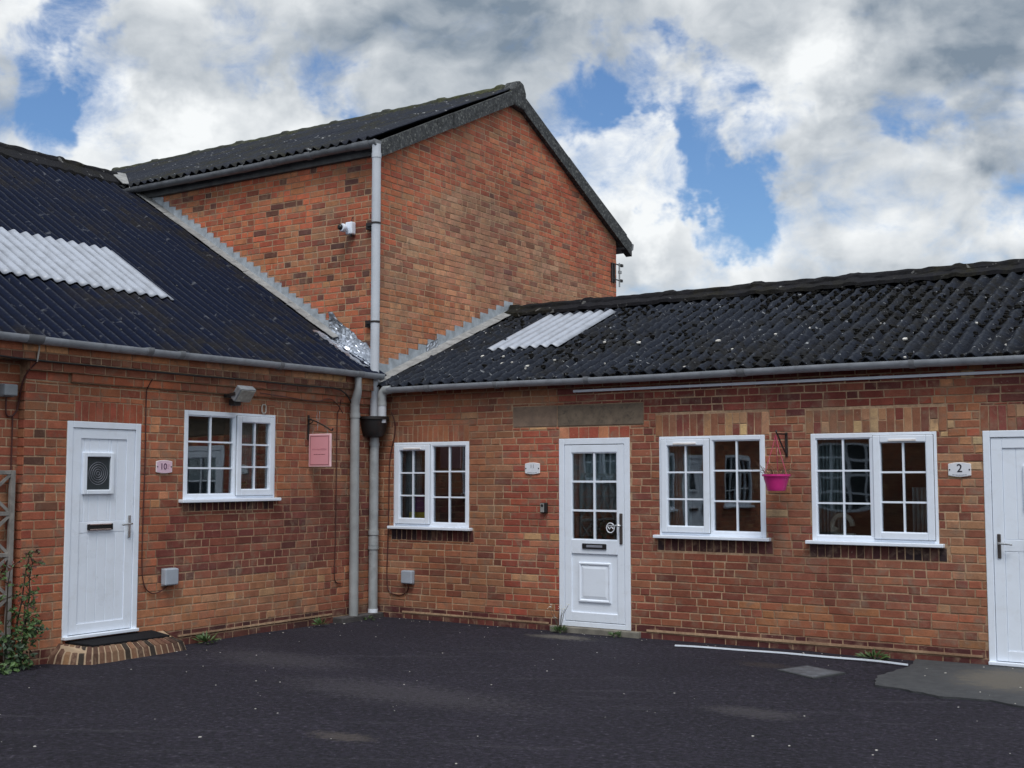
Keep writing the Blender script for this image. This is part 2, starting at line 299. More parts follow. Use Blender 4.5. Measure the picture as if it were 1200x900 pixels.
# ------------------------------------------------------------------ mesh builder
TW = lambda u, d, z: (u, d, z)                 # world
TR = lambda u, d, z: (u, -d, z)                # wall facing -y : u = x
TL = lambda u, d, z: (d, u, z)                 # wall facing +x : u = y
TB = lambda u, d, z: (-u, d - 24.0, z)         # building across the yard, facing +y
class MB:
    def __init__(s, T=TW): s.v = []; s.f = []; s.m = []; s.c = []; s.a = []; s.T = T
    def vert(s, u, d, z, a=0.): s.v.append(s.T(u, d, z)); s.a.append(a); return len(s.v) - 1
    def face(s, idx, mi=0, col=None): s.f.append(tuple(idx)); s.m.append(mi); s.c.append(col or (.5, .5, .5, 1))
    def box(s, u0, u1, d0, d1, z0, z1, mi=0, col=None):
        i = len(s.v)
        for z in (z0, z1):
            for (u, d) in ((u0, d0), (u1, d0), (u1, d1), (u0, d1)): s.vert(u, d, z)
        for q in ((0, 3, 2, 1), (4, 5, 6, 7), (0, 1, 5, 4), (1, 2, 6, 5), (2, 3, 7, 6), (3, 0, 4, 7)): s.face([i + k for k in q], mi, col)
    def obox(s, c, ax, ay, az, hx, hy, hz, mi=0):   # oriented box, axes as vectors in (u,d,z)
        c = Vector(c); ax = Vector(ax).normalized() * hx; ay = Vector(ay).normalized() * hy; az = Vector(az).normalized() * hz
        i = len(s.v)
        for k in (-1, 1):
            for (a, b) in ((-1, -1), (1, -1), (1, 1), (-1, 1)): s.vert(*(c + ax * a + ay * b + az * k))
        for q in ((0, 3, 2, 1), (4, 5, 6, 7), (0, 1, 5, 4), (1, 2, 6, 5), (2, 3, 7, 6), (3, 0, 4, 7)): s.face([i + k for k in q], mi)
    def bar(s, p, q, w, t, mi=0, side=(0, 0, 1)):
        p = Vector(p); q = Vector(q); ax = q - p; sd_ = Vector(side)
        ay = ax.cross(sd_)
        if ay.length < 1e-6: ay = ax.cross(Vector((1, 0, 0)))
        az = ay.cross(ax)
        s.obox((p + q) / 2, ax, ay, az, ax.length / 2, w / 2, t / 2, mi)
    def tube(s, pts, r, n=10, mi=0, caps=True):
        pts = [Vector(p) for p in pts]; rings = []; prev = None
        for k, p in enumerate(pts):
            t = (pts[min(k + 1, len(pts) - 1)] - pts[max(k - 1, 0)]).normalized()
            if prev is None:
                a = t.orthogonal().normalized()
            else:
                a = (prev - t * prev.dot(t)).normalized()
            prev = a; b = t.cross(a); rr = r[k] if isinstance(r, (list, tuple)) else r
            rings.append([s.vert(*(p + (a * math.cos(2 * math.pi * j / n) + b * math.sin(2 * math.pi * j / n)) * rr)) for j in range(n)])
        for a, b in zip(rings, rings[1:]):
            for j in range(n): s.face((a[j], a[(j + 1) % n], b[(j + 1) % n], b[j]), mi)
        if caps: s.face(rings[0][::-1], mi); s.face(rings[-1], mi)
    def lathe(s, c, prof, n=24, mi=0, axis='z'):
        rings = []
        for (r, h) in prof:
            ring = []
            for j in range(n):
                x = math.cos(2 * math.pi * j / n) * r; y = math.sin(2 * math.pi * j / n) * r
                o = (x, y, h) if axis == 'z' else ((x, h, y) if axis == 'd' else (h, x, y))
                ring.append(s.vert(c[0] + o[0], c[1] + o[1], c[2] + o[2]))
            rings.append(ring)
        for a, b in zip(rings, rings[1:]):
            for j in range(n): s.face((a[j], a[(j + 1) % n], b[(j + 1) % n], b[j]), mi)
        s.face(rings[0][::-1], mi); s.face(rings[-1], mi)
    def prism(s, poly, d0, d1, mi=0, col=None):         # poly in (u,z), extruded in d
        a = [s.vert(u, d0, z) for u, z in poly]; b = [s.vert(u, d1, z) for u, z in poly]; n = len(poly)
        s.face(a[::-1], mi, col); s.face(b, mi, col)
        for k in range(n): s.face((a[k], a[(k + 1) % n], b[(k + 1) % n], b[k]), mi, col)
    def slab(s, poly, z0, z1, mi=0):                    # poly in (u,d), extruded in z
        a = [s.vert(u, d, z0) for u, d in poly]; b = [s.vert(u, d, z1) for u, d in poly]; n = len(poly)
        s.face(a[::-1], mi); s.face(b, mi)
        for k in range(n): s.face((a[k], a[(k + 1) % n], b[(k + 1) % n], b[k]), mi)
    def sweep(s, path, prof, mi=0, closed=True):        # constant profile list of (du,dd,dz) swept by translation
        rings = [[s.vert(p[0] + q[0], p[1] + q[1], p[2] + q[2]) for q in prof] for p in path]; n = len(prof)
        for a, b in zip(rings, rings[1:]):
            for j in range(n if closed else n - 1): s.face((a[j], a[(j + 1) % n], b[(j + 1) % n], b[j]), mi)
        if closed: s.face(rings[0][::-1], mi); s.face(rings[-1], mi)
    def blob(s, c, r, seed=0, mi=0, flat=.6, n=7, m=4):
        i = len(s.v); s.vert(c[0], c[1], c[2] + r * flat)
        rings = []
        for a in range(1, m):
            th = math.pi * a / m; ring = []
            for j in range(n):
                ph = 2 * math.pi * j / n + a * .4; k = r * (1 + .35 * mnoise.noise((c[0] * 31 + j * 1.7, c[1] * 31 + a * 2.3, seed)))
                ring.append(s.vert(c[0] + math.sin(th) * math.cos(ph) * k, c[1] + math.sin(th) * math.sin(ph) * k, c[2] + math.cos(th) * k * flat))
            rings.append(ring)
        e = s.vert(c[0], c[1], c[2] - r * flat)
        for j in range(n): s.face((i, rings[0][j], rings[0][(j + 1) % n]), mi); s.face((e, rings[-1][(j + 1) % n], rings[-1][j]), mi)
        for a, b in zip(rings, rings[1:]):
            for j in range(n): s.face((a[j], b[j], b[(j + 1) % n], a[(j + 1) % n]), mi)
    def leaf(s, p, dirv, nrm, L, W, mi=0):
        p = Vector(p); dv = Vector(dirv).normalized(); sv = dv.cross(Vector(nrm))
        if sv.length < 1e-5: sv = dv.orthogonal()
        sv.normalize(); up = sv.cross(dv)
        a = s.vert(*p); b = s.vert(*(p + dv * L * .5 + sv * W * .5 + up * W * .15)); c = s.vert(*(p + dv * L)); d = s.vert(*(p + dv * L * .5 - sv * W * .5 + up * W * .15)); e = s.vert(*(p + dv * L * .5))
        s.face((a, e, b), mi); s.face((b, e, c), mi); s.face((c, e, d), mi); s.face((d, e, a), mi)
    def build(s, name, mats, parent=None, base=None, smooth=False, bevel=0., recalc=True, solid=0., attr=False, crest=False):
        me = bpy.data.meshes.new(name); mats = mats if isinstance(mats, (list, tuple)) else [mats]
        root = parent
        while root is not None and root.parent is not None: root = root.parent
        off = Vector(root['_base']) if root is not None else Vector(base if base is not None else (0, 0, 0))
        me.from_pydata([tuple(Vector(p) - off) for p in s.v], [], s.f)
        for m in mats: me.materials.append(m)
        me.polygons.foreach_set('material_index', s.m)
        if attr:
            a = me.attributes.new('bcol', 'FLOAT_COLOR', 'FACE'); a.data.foreach_set('color', [x for c in s.c for x in (c if len(c) == 4 else (*c, 1))])
        if crest:
            a = me.attributes.new('crest', 'FLOAT', 'POINT'); a.data.foreach_set('value', s.a)
        if recalc:
            bm = bmesh.new(); bm.from_mesh(me); bmesh.ops.recalc_face_normals(bm, faces=bm.faces); bm.to_mesh(me); bm.free()
        if smooth:
            me.polygons.foreach_set('use_smooth', [True] * len(me.polygons))
        me.update()
        o = bpy.data.objects.new(name, me); COL.objects.link(o)
        if parent is not None: o.parent = parent
        else: o.location = off; o['_base'] = tuple(off)
        if smooth:
            md = o.modifiers.new('split', 'EDGE_SPLIT'); md.split_angle = R_(40)
        if solid: md = o.modifiers.new('solid', 'SOLIDIFY'); md.thickness = solid; md.offset = -1
        if bevel: md = o.modifiers.new('bevel', 'BEVEL'); md.width = bevel; md.segments = 2; md.limit_method = 'ANGLE'; md.angle_limit = R_(40)
        return o
def tag(o, label, cat, group=None, kind=None):
    if label: o['label'] = label
    if cat: o['category'] = cat
    if group: o['group'] = group
    if kind: o['kind'] = kind
    return o
def thing(name, loc, label, cat, group=None):
    o = bpy.data.objects.new(name, None); COL.objects.link(o); o.location = loc; o['_base'] = tuple(loc); o.empty_display_size = .2
    return tag(o, label, cat, group)
def text_part(body, name, T, u, d, z, size, mat, parent, align='CENTER', ext=.001, sx=1., bold=0.):
    cu = bpy.data.curves.new('t', 'FONT'); cu.body = body; cu.size = size; cu.extrude = ext; cu.offset = bold; cu.align_x = align; cu.align_y = 'CENTER'
    o = bpy.data.objects.new('t', cu); COL.objects.link(o)
    dg = bpy.context.evaluated_depsgraph_get(); dg.update()
    me = bpy.data.meshes.new_from_object(o.evaluated_get(dg))
    mb = MB(T)
    for v in me.vertices: mb.vert(u + v.co.x * sx, d + v.co.z, z + v.co.y)
    for p in me.polygons: mb.face(list(p.vertices))
    bpy.data.objects.remove(o); bpy.data.curves.remove(cu); bpy.data.meshes.remove(me)
    return mb.build(name, mat, parent)

# ------------------------------------------------------------------ brickwork
def sub_rect(rects, h):
    out = []
    for (a, b, c, d) in rects:
        if h[1] <= a or h[0] >= b or h[3] <= c or h[2] >= d: out.append((a, b, c, d)); continue
        if h[0] > a: out.append((a, h[0] - .005, c, d))
        if h[1] < b: out.append((h[1] + .005, b, c, d))
        ua, ub = max(a, h[0]), min(b, h[1])
        if h[2] > c: out.append((ua, ub, c, h[2] - .004))
        if h[3] < d: out.append((ua, ub, h[3] + .004, d))
    return [r for r in out if r[1] - r[0] > .014 and r[3] - r[2] > .014]
def clip_poly(poly, planes):            # each plane: function of (u,z) >= 0 keeps
    for f in planes:
        out = []
        for k in range(len(poly)):
            p, q = poly[k], poly[(k + 1) % len(poly)]; fp, fq = f(*p), f(*q)
            if fp >= 0: out.append(p)
            if (fp >= 0) != (fq >= 0):
                t = fp / (fp - fq); out.append((p[0] + (q[0] - p[0]) * t, p[1] + (q[1] - p[1]) * t))
        poly = out
        if len(poly) < 3: return []
    return poly
def poly_area(p): return abs(sum(p[k][0] * p[(k + 1) % len(p)][1] - p[(k + 1) % len(p)][0] * p[k][1] for k in range(len(p)))) / 2
def add_brick(mb, poly, d, col, back=.014):
    n = len(poly); dj = d + rnd.uniform(-.0022, .0022)
    poly = [(u + rnd.uniform(-.003, .003), z + rnd.uniform(-.0026, .0026)) for u, z in poly]
    cu = sum(p[0] for p in poly) / n; cz = sum(p[1] for p in poly) / n
    def ins(p, k):
        du, dz = cu - p[0], cz - p[1]; return (p[0] + (k if du > 0 else -k), p[1] + (k if dz > 0 else -k))
    A = [mb.vert(u, d - back, z) for u, z in poly]; B = [mb.vert(u, dj - .0035, z) for u, z in poly]; Cc = [mb.vert(*(lambda q: (q[0], dj, q[1]))(ins(p, .0035))) for p in poly]
    mb.face(Cc, 0, col)
    for k in range(n):
        j = (k + 1) % n
        mb.face((B[k], B[j], Cc[j], Cc[k]), 0, col); mb.face((A[k], A[j], B[j], B[k]), 0, col)
TINT = [(1, 1, 1)]
def jit(c, s=.07):
    t = TINT[0]; c = (c[0] * t[0], c[1] * t[1], c[2] * t[2])
    k = 1 + rnd.uniform(-s, s); return (c[0] * k * (1 + rnd.uniform(-.05, .05)), c[1] * k * (1 + rnd.uniform(-.06, .06)), c[2] * k * (1 + rnd.uniform(-.06, .06)), rnd.random())
def pick(pal):
    t = rnd.random() * sum(w for w, _ in pal)
    for w, c in pal:
        t -= w
        if t <= 0: return jit(lin(*c))
    return jit(lin(*pal[-1][1]))
def panel(mb, u0, u1, z0, z1, course, pal, holes=(), hdr=.25, L=.236, d=0., planes=None, dfun=None, off=0.):
    k = 0; z = z0
    while z < z1 - .02:
        zt = min(z + course, z1); mode = rnd.random()
        h_ = hdr if mode > .18 else min(.85, hdr * 2.4)
        u = u0 - (L / 2 if k % 2 else 0) - rnd.uniform(0, .02) - off
        while u < u1:
            ln = (L / 2 if rnd.random() < h_ else L) * rnd.uniform(.96, 1.05)
            a, b = max(u + .006, u0), min(u + ln - .006, u1)
            if b - a > .02:
                rs = [(a, b, z + .006, zt - .006)]
                for h in holes: rs = sub_rect(rs, h)
                for r in rs:
                    po = [(r[0], r[2]), (r[1], r[2]), (r[1], r[3]), (r[0], r[3])]
                    if planes:
                        po = clip_poly(po, planes)
                        if len(po) < 3 or poly_area(po) < .0006: continue
                    cu, cz = (r[0] + r[1]) / 2, (r[2] + r[3]) / 2
                    add_brick(mb, po, dfun(cu, cz) if dfun else d, pick(pal(cu, cz)))
            u += ln
        z += course; k += 1
def soldiers(mb, u0, u1, z0, z1, pal, w=.083, d=0., holes=()):
    n = max(1, round((u1 - u0) / w)); w = (u1 - u0) / n
    for k in range(n):
        rs = [(u0 + k * w + .005, u0 + (k + 1) * w - .005, z0 + .004, z1 - .004)]
        for h in holes: rs = sub_rect(rs, h)
        if rnd.random() < .16 and z1 - z0 > .15:
            a, b, c, e = rs[0]; m_ = (c + e) / 2; rs = [(a, b, c, m_ - .004), (a, b, m_ + .004, e)]
        for r in rs: add_brick(mb, [(r[0], r[2]), (r[1], r[2]), (r[1], r[3]), (r[0], r[3])], d, pick(pal))
def core(mb, u0, u1, z0, z1, holes, d=-.0048, thick=.22, mi=1):
    us = sorted({u0, u1, *[h[0] for h in holes], *[h[1] for h in holes]}); us = [u for u in us if u0 <= u <= u1]
    for a, b in zip(us, us[1:]):
        m_ = (a + b) / 2; hs = sorted((h[2], h[3]) for h in holes if h[0] < m_ < h[1]); z = z0
        for (c, e) in hs:
            if c > z: mb.box(a, b, d - thick, d, z, c, mi)
            z = max(z, e)
        if z < z1: mb.box(a, b, d - thick, d, z, z1, mi)

# ------------------------------------------------------------------ windows and doors
def ring(mb, u0, u1, z0, z1, w, d0, d1, mi=0):
    mb.box(u0, u0 + w, d0, d1, z0, z1, mi); mb.box(u1 - w, u1, d0, d1, z0, z1, mi)
    mb.box(u0 + w, u1 - w, d0, d1, z0, z0 + w, mi); mb.box(u0 + w, u1 - w, d0, d1, z1 - w, z1, mi)
def glazing(T, parent, fr, u0, u1, z0, z1, d, cols=2, rows=3, bw=.018):
    g = MB(T); g.box(u0, u1, d - .024, d - .020, z0, z1); g.build('glass_pane', M['glass'], fr)
    b = MB(T)
    for k in range(1, cols): u = u0 + (u1 - u0) * k / cols; b.box(u - bw / 2, u + bw / 2, d - .030, d - .004, z0, z1)
    for k in range(1, rows): z = z0 + (z1 - z0) * k / rows; b.box(u0, u1, d - .0285, d - .0055, z - bw / 2, z + bw / 2)
    if cols * rows > 1: b.build('glazing_bars', M['upvc'], fr)
def window(T, parent, u0, u1, z0, z1, split, case, d=0., sill=True, vent=True, label=None):
    fr = MB(T); W = .048; ring(fr, u0, u1, z0, z1, W, d - .075, d + .004)
    um = u0 + (u1 - u0) * split; fr.box(um - .024, um + .024, d - .075, d + .004, z0 + W, z1 - W)
    f = fr.build('window', M['upvc'], parent, bevel=.005)
    if label: f['label'] = label
    cells = [(u0 + W, um - .024), (um + .024, u1 - W)]
    for k, (a, b) in enumerate(cells):
        if k == case:
            s = MB(T); ring(s, a - .018, b + .018, z0 + W - .018, z1 - W + .018, .066, d - .03, d + .024); s.build('casement', M['upvc'], f, bevel=.007)
            e = MB(T); ring(e, a - .022, b + .022, z0 + W - .022, z1 - W + .022, .004, d - .03, d + .006); e.build('seal', M['gasket'], f)
            glazing(T, parent, f, a + .048, b - .048, z0 + W + .048, z1 - W - .048, d + .006)
            e = MB(T); ring(e, a + .045, b - .045, z0 + W + .045, z1 - W - .045, .008, d - .03, d + .012); e.build('bead', M['upvc'], f)
            if vent:
                v = MB(T); c = (a + b) / 2; v.box(c - .13, c + .13, d + .02, d + .036, z1 - W - .040, z1 - W - .018); v.build('trickle_vent', M['plate_rim'], f, bevel=.004)
        else:
            glazing(T, parent, f, a, b, z0 + W, z1 - W, d - .006)
            e = MB(T); ring(e, a, b, z0 + W, z1 - W, .010, d - .04, d - .006); e.build('bead', M['upvc'], f)
    if sill:
        s = MB(T); s.prism([(0, 0)] * 0 or [(u0 - .055, z0 - .034), (u1 + .05, z0 - .034), (u1 + .05, z0 + .0), (u0 - .055, z0 + .0)], d - .05, d + .065); s.build('window_sill', M['upvc'], f, bevel=.006)
    return f
def lever(T, fr, u, z, d, side, mat_plate, mat_lever, h=.22):
    p = MB(T); p.box(u - .016, u + .016, d, d + .012, z - h * .62, z + h * .38); o = p.build('door_handle', mat_plate, fr, bevel=.006)
    l = MB(T); l.tube([(u, d + .01, z), (u, d + .05, z), (u + side * .02, d + .055, z), (u + side * .12, d + .052, z - .008)], .0095, 10); l.build('lever', mat_lever, o, smooth=True) if False else l.build('door_lever', mat_lever, fr, smooth=True)
def slab_door(T, parent, u0, u1, z0, z1, hside, d=0.):
    fr = MB(T); W = .062
    fr.box(u0, u0 + W, d - .08, d + .006, z0, z1); fr.box(u1 - W, u1, d - .08, d + .006, z0, z1); fr.box(u0 + W, u1 - W, d - .08, d + .006, z1 - W, z1)
    fr.box(u0 + .001, u1 - .001, d - .08, d + .045, z0, z0 + .03)
    f = fr.build('door', M['upvc'], parent, bevel=.005)
    a, b, c, e = u0 + W + .004, u1 - W - .004, z0 + .036, z1 - W - .004
    g = MB(T); g.box(u0 + W, u1 - W, d - .07, d - .034, z0 + .03, z1 - W); g.build('rebate', M['gasket'], f)
    s = MB(T)                                                   # leaf: outer sash, then recessed panel with board grooves
    ww, hh = b - a, e - c; S = .095
    cuts_u = (u0 + u1) / 2 - hside * .065; wz0 = c + hh * .69; wz1 = wz0 + .345; wu0, wu1 = cuts_u - .15, cuts_u + .15
    ring(s, a, b, c, e, S, d - .045, d - .004)
    n = 5; pu0, pu1 = a + S, b - S; pz0, pz1 = c + S, e - S; bw_ = (pu1 - pu0) / n
    mid = c + hh * .515
    for k in range(n):
        x0, x1 = pu0 + k * bw_ + .0012, pu0 + (k + 1) * bw_ - .0012
        for (q0, q1) in ((pz0, mid - .055), (mid + .055, pz1)):
            rs = [(x0, x1, q0, q1)]
            rs = sub_rect(rs, (wu0 - .0, wu1 + .0, wz0, wz1))
            for r in rs: s.box(r[0], r[1], d - .045, d - .014, r[2], r[3])
    s.box(pu0, pu1, d - .045, d - .012, mid - .0535, mid + .0535)
    s.box(pu0, pu1, d - .046, d - .020, pz0, wz0); s.box(pu0, pu1, d - .046, d - .020, wz1, pz1); s.box(pu0, wu0, d - .046, d - .020, wz0, wz1); s.box(wu1, pu1, d - .046, d - .020, wz0, wz1)
    s.build('door_leaf', M['upvc'], f, bevel=.004)
    w = MB(T); ring(w, wu0 - .028, wu1 + .028, wz0 - .028, wz1 + .028, .045, d - .02, d + .012); w.build('window_bead', M['upvc'], f, bevel=.008)
    g = MB(T); g.box(wu0, wu1, d - .012, d - .008, wz0, wz1); g.build('glass_pane', M['obscure'], f)
    t = MB(T); cz, cu = (wz0 + wz1) / 2, (wu0 + wu1) / 2          # rings pressed into the glass
    for r in (.018, .040, .062, .084, .106):
        t.tube([(cu + math.cos(q * math.pi / 16) * r, d - .007, cz + math.sin(q * math.pi / 16) * r) for q in range(33)], .0022, 6, caps=False)
    t.build('ring_pattern', M['ink_grey'], f, smooth=True)
    l = MB(T); lc = (a + b) / 2 - hside * .03; ring(l, lc - .14, lc + .14, mid - .03, mid + .03, .012, d - .012, d + .010); l.box(lc - .128, lc + .128, d - .012, d + .003, mid - .018, mid + .018, 1)
    l.box(lc - .14, lc - .122, d - .012, d + .0125, mid - .0295, mid + .0295, 2); l.box(lc + .122, lc + .14, d - .012, d + .0125, mid - .0295, mid + .0295, 2)
    l.build('letter_plate', [M['copper'], M['black'], M['black']], f, bevel=.003)
    hu = b - .05 if hside > 0 else a + .05
    lever(T, f, hu, mid + .02, d - .004, -hside, M['bronze'] if hside < 0 else M['chrome'], M['chrome'])
    return f
def half_glazed_door(T, parent, u0, u1, z0, z1, d=0.):
    fr = MB(T); W = .068
    fr.box(u0, u0 + W, d - .08, d + .006, z0, z1); fr.box(u1 - W, u1, d - .08, d + .006, z0, z1); fr.box(u0 + W, u1 - W, d - .08, d + .006, z1 - W, z1)
    fr.box(u0 + W, u1 - W, d - .08, d + .005, z0, z0 + .055)
    f = fr.build('door', M['upvc'], parent, bevel=.005)
    a, b, c, e = u0 + W + .004, u1 - W - .004, z0 + .06, z1 - W - .005
    g = MB(T); ring(g, u0 + W - .001, u1 - W + .001, z0 + .054, z1 - W + .001, .008, d - .07, d - .03); g.build('rebate', M['gasket'], f)
    S = .085; mz = c + (e - c) * .425
    s = MB(T); s.box(a, a + S, d - .05, d + .002, c, e); s.box(b - S, b, d - .05, d + .002, c, e); s.box(a + S, b - S, d - .05, d + .002, e - S, e)
    s.box(a + S, b - S, d - .05, d + .002, c, c + .10); s.box(a + S, b - S, d - .05, d + .002, mz - .085, mz + .07)
    s.build('door_leaf', M['upvc'], f, bevel=.006)
    pz0, pz1 = c + .10, mz - .085; pu0, pu1 = a + S, b - S
    p = MB(T); p.box(pu0, pu1, d - .045, d - .014, pz0, pz1)
    q0, q1, r0, r1 = pu0 + .085, pu1 - .085, pz0 + .11, pz1 - .09
    def rr(i, dd): return [p.vert(q0 + i, dd, r0 + i), p.vert(q1 - i, dd, r0 + i), p.vert(q1 - i, dd, r1 - i), p.vert(q0 + i, dd, r1 - i)]
    rs = [rr(0, d - .0145), rr(.008, d + .004), rr(.022, d + .004), rr(.034, d - .009), rr(.07, d - .001)]
    for A, B in zip(rs, rs[1:]):
        for k in range(4): p.face((A[k], A[(k + 1) % 4], B[(k + 1) % 4], B[k]))
    p.face(rs[-1])
    p.build('door_panel', M['upvc'], f)
    gz0, gz1 = mz + .07, e - S
    glazing(T, parent, f, pu0, pu1, gz0, gz1, d - .004, 2, 3, .022)
    eb = MB(T); ring(eb, pu0, pu1, gz0, gz1, .009, d - .04, d - .006); eb.build('bead', M['upvc'], f)
    l = MB(T); lc = (pu0 + pu1) / 2; l.box(lc - .145, lc + .155, d + .002, d + .016, mz - .028, mz + .030); l.box(lc - .09, lc + .11, d + .016, d + .020, mz - .012, mz + .014, 1)
    l.build('letter_plate', [M['black'], M['ink_grey']], f, bevel=.003)
    hu = b - .035; hz = mz + .235
    h = MB(T); h.box(hu - .018, hu + .018, d + .002, d + .016, hz - .20, hz + .13); h.build('door_handle', M['bronze'], f, bevel=.005)
    h = MB(T); h.tube([(hu, d + .012, hz), (hu, d + .055, hz), (hu - .025, d + .062, hz), (hu - .13, d + .058, hz - .006)], .010, 10); h.build('door_lever', M['chrome'], f, smooth=True)
    return f, (pu0, pu1, gz0, gz1)
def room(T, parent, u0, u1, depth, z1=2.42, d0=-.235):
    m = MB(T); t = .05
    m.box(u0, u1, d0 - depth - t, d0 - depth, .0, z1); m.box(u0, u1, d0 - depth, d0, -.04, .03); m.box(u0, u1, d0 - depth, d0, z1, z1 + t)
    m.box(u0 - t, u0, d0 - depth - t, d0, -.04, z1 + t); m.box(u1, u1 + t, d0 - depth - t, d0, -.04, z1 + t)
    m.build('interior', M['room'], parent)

# ------------------------------------------------------------------ corrugated roofs
def corrugated(T, a0, a1, eave, slope, run, pitch, amp, rows, lump=0., laps=3, skip=None, lift=0., per=8, s0=0., seed=0., sag=0.):
    """T maps (along, out, z). eave = (out, z); the sheet runs inwards (out decreasing)."""
    mb = MB(T); n = max(2, int((a1 - a0) / pitch * per)); nx = math.cos(math.atan(slope)); nz = math.sin(math.atan(slope))
    grid = []
    for j in range(rows + 1):
        s_ = s0 + (run - s0) * j / rows; row = []
        for i in range(n + 1):
            a = a0 + (a1 - a0) * i / n; w = math.cos(2 * math.pi * a / pitch)
            h = amp * w + lift
            if lump: h += lump * (mnoise.noise((a * 9, s_ * 9, seed)) + .6 * mnoise.noise((a * 21, s_ * 21, seed + 5)))
            if laps: h += .011 * (1 - ((s_ / run * laps) % 1.0)) 
            h += sag * mnoise.noise((a * .6, s_ * .5, seed + 9))
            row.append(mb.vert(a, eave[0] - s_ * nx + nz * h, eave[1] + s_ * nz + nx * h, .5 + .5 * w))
        grid.append(row)
    for j in range(rows):
        for i in range(n):
            if skip:
                a = a0 + (a1 - a0) * (i + .5) / n; s_ = s0 + (run - s0) * (j + .5) / rows
                if skip(a, s_): continue
            mb.face((grid[j][i], grid[j][i + 1], grid[j + 1][i + 1], grid[j + 1][i]))
    return mb
def ridge_cap(T, a0, a1, out, z, slope, wing=.24, roll=.075, lump=.012, seg=.05, piece=1.1, seed=0.):
    mb = MB(T); n = int((a1 - a0) / seg); dx = math.cos(math.atan(slope)); dz = math.sin(math.atan(slope)); rings = []
    prof = [(wing * dx, -wing * dz - .015), (wing * dx, -wing * dz + .03), (roll * 1.1, .0 + .02)]
    for k in range(7): an = math.pi * k / 6; prof.append((roll * math.cos(an), roll * math.sin(an) + .03))
    prof += [(-roll * 1.1, .02), (-wing * dx, -wing * dz + .03), (-wing * dx, -wing * dz - .015)]
    for i in range(n + 1):
        a = a0 + (a1 - a0) * i / n; ph = (a - a0) % piece; col = .016 if ph < .11 else 0.
        r = []
        for k, (o, h) in enumerate(prof):
            q = lump * mnoise.noise((a * 6, k * .9, seed)) + col
            r.append(mb.vert(a, out + o + (q if o > 0 else -q) * .5, z + h + q, .5))
        rings.append(r)
    for A, B in zip(rings, rings[1:]):
        for k in range(len(prof) - 1): mb.face((A[k], A[k + 1], B[k + 1], B[k]))
    mb.face(rings[0]); mb.face(rings[-1][::-1])
    return mb
def gutter_run(T, a0, a1, d, z, r=.056, mi=0):
    prof = []
    for k in range(11): an = math.pi + math.pi * k / 10; prof.append((0, r * math.cos(an), r * math.sin(an)))
    prof.append((0, r, .012))
    inner = [(0, (r - .006) * math.cos(math.pi + math.pi * k / 10), (r - .006) * math.sin(math.pi + math.pi * k / 10) + .002) for k in range(10, -1, -1)]
    prof = prof + inner + [(0, -r, .012)]
    mb = MB(T); n = 12
    mb.sweep([(a0 + (a1 - a0) * k / n, d, z + .006 * math.sin(k * 1.3)) for k in range(n + 1)], prof, mi)
    return mb
def collar(mb, a, d, z, r=.062, w=.09, mi=0):
    prof = [(0, r * math.cos(math.pi + math.pi * k / 10), r * math.sin(math.pi + math.pi * k / 10)) for k in range(11)] + [(0, r, .018), (0, -r, .018)]
    mb.sweep([(a - w / 2, d, z), (a + w / 2, d, z)], prof, mi)

# ================================================================== GROUND
def gcoords(lo, hi, fine_lo, fine_hi, st):
    c = [lo, lo * .5 + fine_lo * .5]; x = fine_lo
    while x < fine_hi: c.append(x); x += st
    return c + [fine_hi, (hi + fine_hi) / 2, hi]
g = MB(); xs = gcoords(-400, 400, -2, 14, .25); ys = gcoords(-400, 400, -14, 1, .25)
def ground_z(x, y):
    if not (-3 < x < 14 and -15 < y < 2): return 0.
    return .010 * mnoise.noise((x * .7, y * .7, 3)) + .006 * mnoise.noise((x * 2.3, y * 2.3, 8)) - .006 + .07 * max(0, 1 - math.hypot((x - 0) / 1.1, (y + 5.6) / 1.2))
gv = [[g.vert(x, y, ground_z(x, y)) for x in xs] for y in ys]
for j in range(len(ys) - 1):
    for i in range(len(xs) - 1): g.face((gv[j][i], gv[j][i + 1], gv[j + 1][i + 1], gv[j + 1][i]))
tag(g.build('asphalt_yard', M['asphalt'], base=(0, 0, 0), smooth=True), 'dark worn tarmac yard in front of the brick buildings', 'yard', kind='structure')
g = MB(); edge = [(6.52, -.02), (6.60, -.55), (6.50, -1.15), (6.62, -1.62), (6.9, -1.70), (7.2, -1.86), (7.55, -1.82), (7.9, -1.98), (8.6, -2.05), (9.8, -2.0), (9.8, -.02)]
pts = []
for (p, q) in zip(edge, edge[1:] + edge[:1]):
    for k in range(14):
        t = k / 14; x = p[0] + (q[0] - p[0]) * t; y = p[1] + (q[1] - p[1]) * t
        j = .03 if y < -.2 and x < 9.7 else 0
        pts.append((x + j * mnoise.noise((x * 8, y * 8, 1)), y + j * mnoise.noise((x * 8, y * 8, 4))))
g.slab(pts, -.06, .008)
def mk_pad():
    m, nt, b = mat_base('dark_concrete'); co = nt.objco()
    n = nt.noise(co, 9, 7, .65, .3); f_ = nt.noise(co, 90, 4, .7)
    c = nt.mix(nt.map(n, .3, .7), (.030, .033, .038), (.066, .069, .073))
    dv = nt.vmath('MULTIPLY', nt.vmath('SUBTRACT', co, (7.55, -.75, 0)), (1 / .62, 1 / .75, 0))
    k = nt.map(nt.math('ADD', nt.vmath('LENGTH', dv), nt.math('MULTIPLY', nt.math('SUBTRACT', n, .5), 1.2)), 1., .45, 0, .85, True)
    c = nt.mix(k, c, (.125, .110, .088))
    c = nt.mix(nt.map(f_, .35, .65, 0, .35), c, (.03, .03, .03))
    nt.put(b.inputs['Base Color'], c); b.inputs['Roughness'].default_value = .9; bump(nt, b, nt.math('ADD', n, f_), .6, .006)
    return m
M['pad'] = mk_pad()
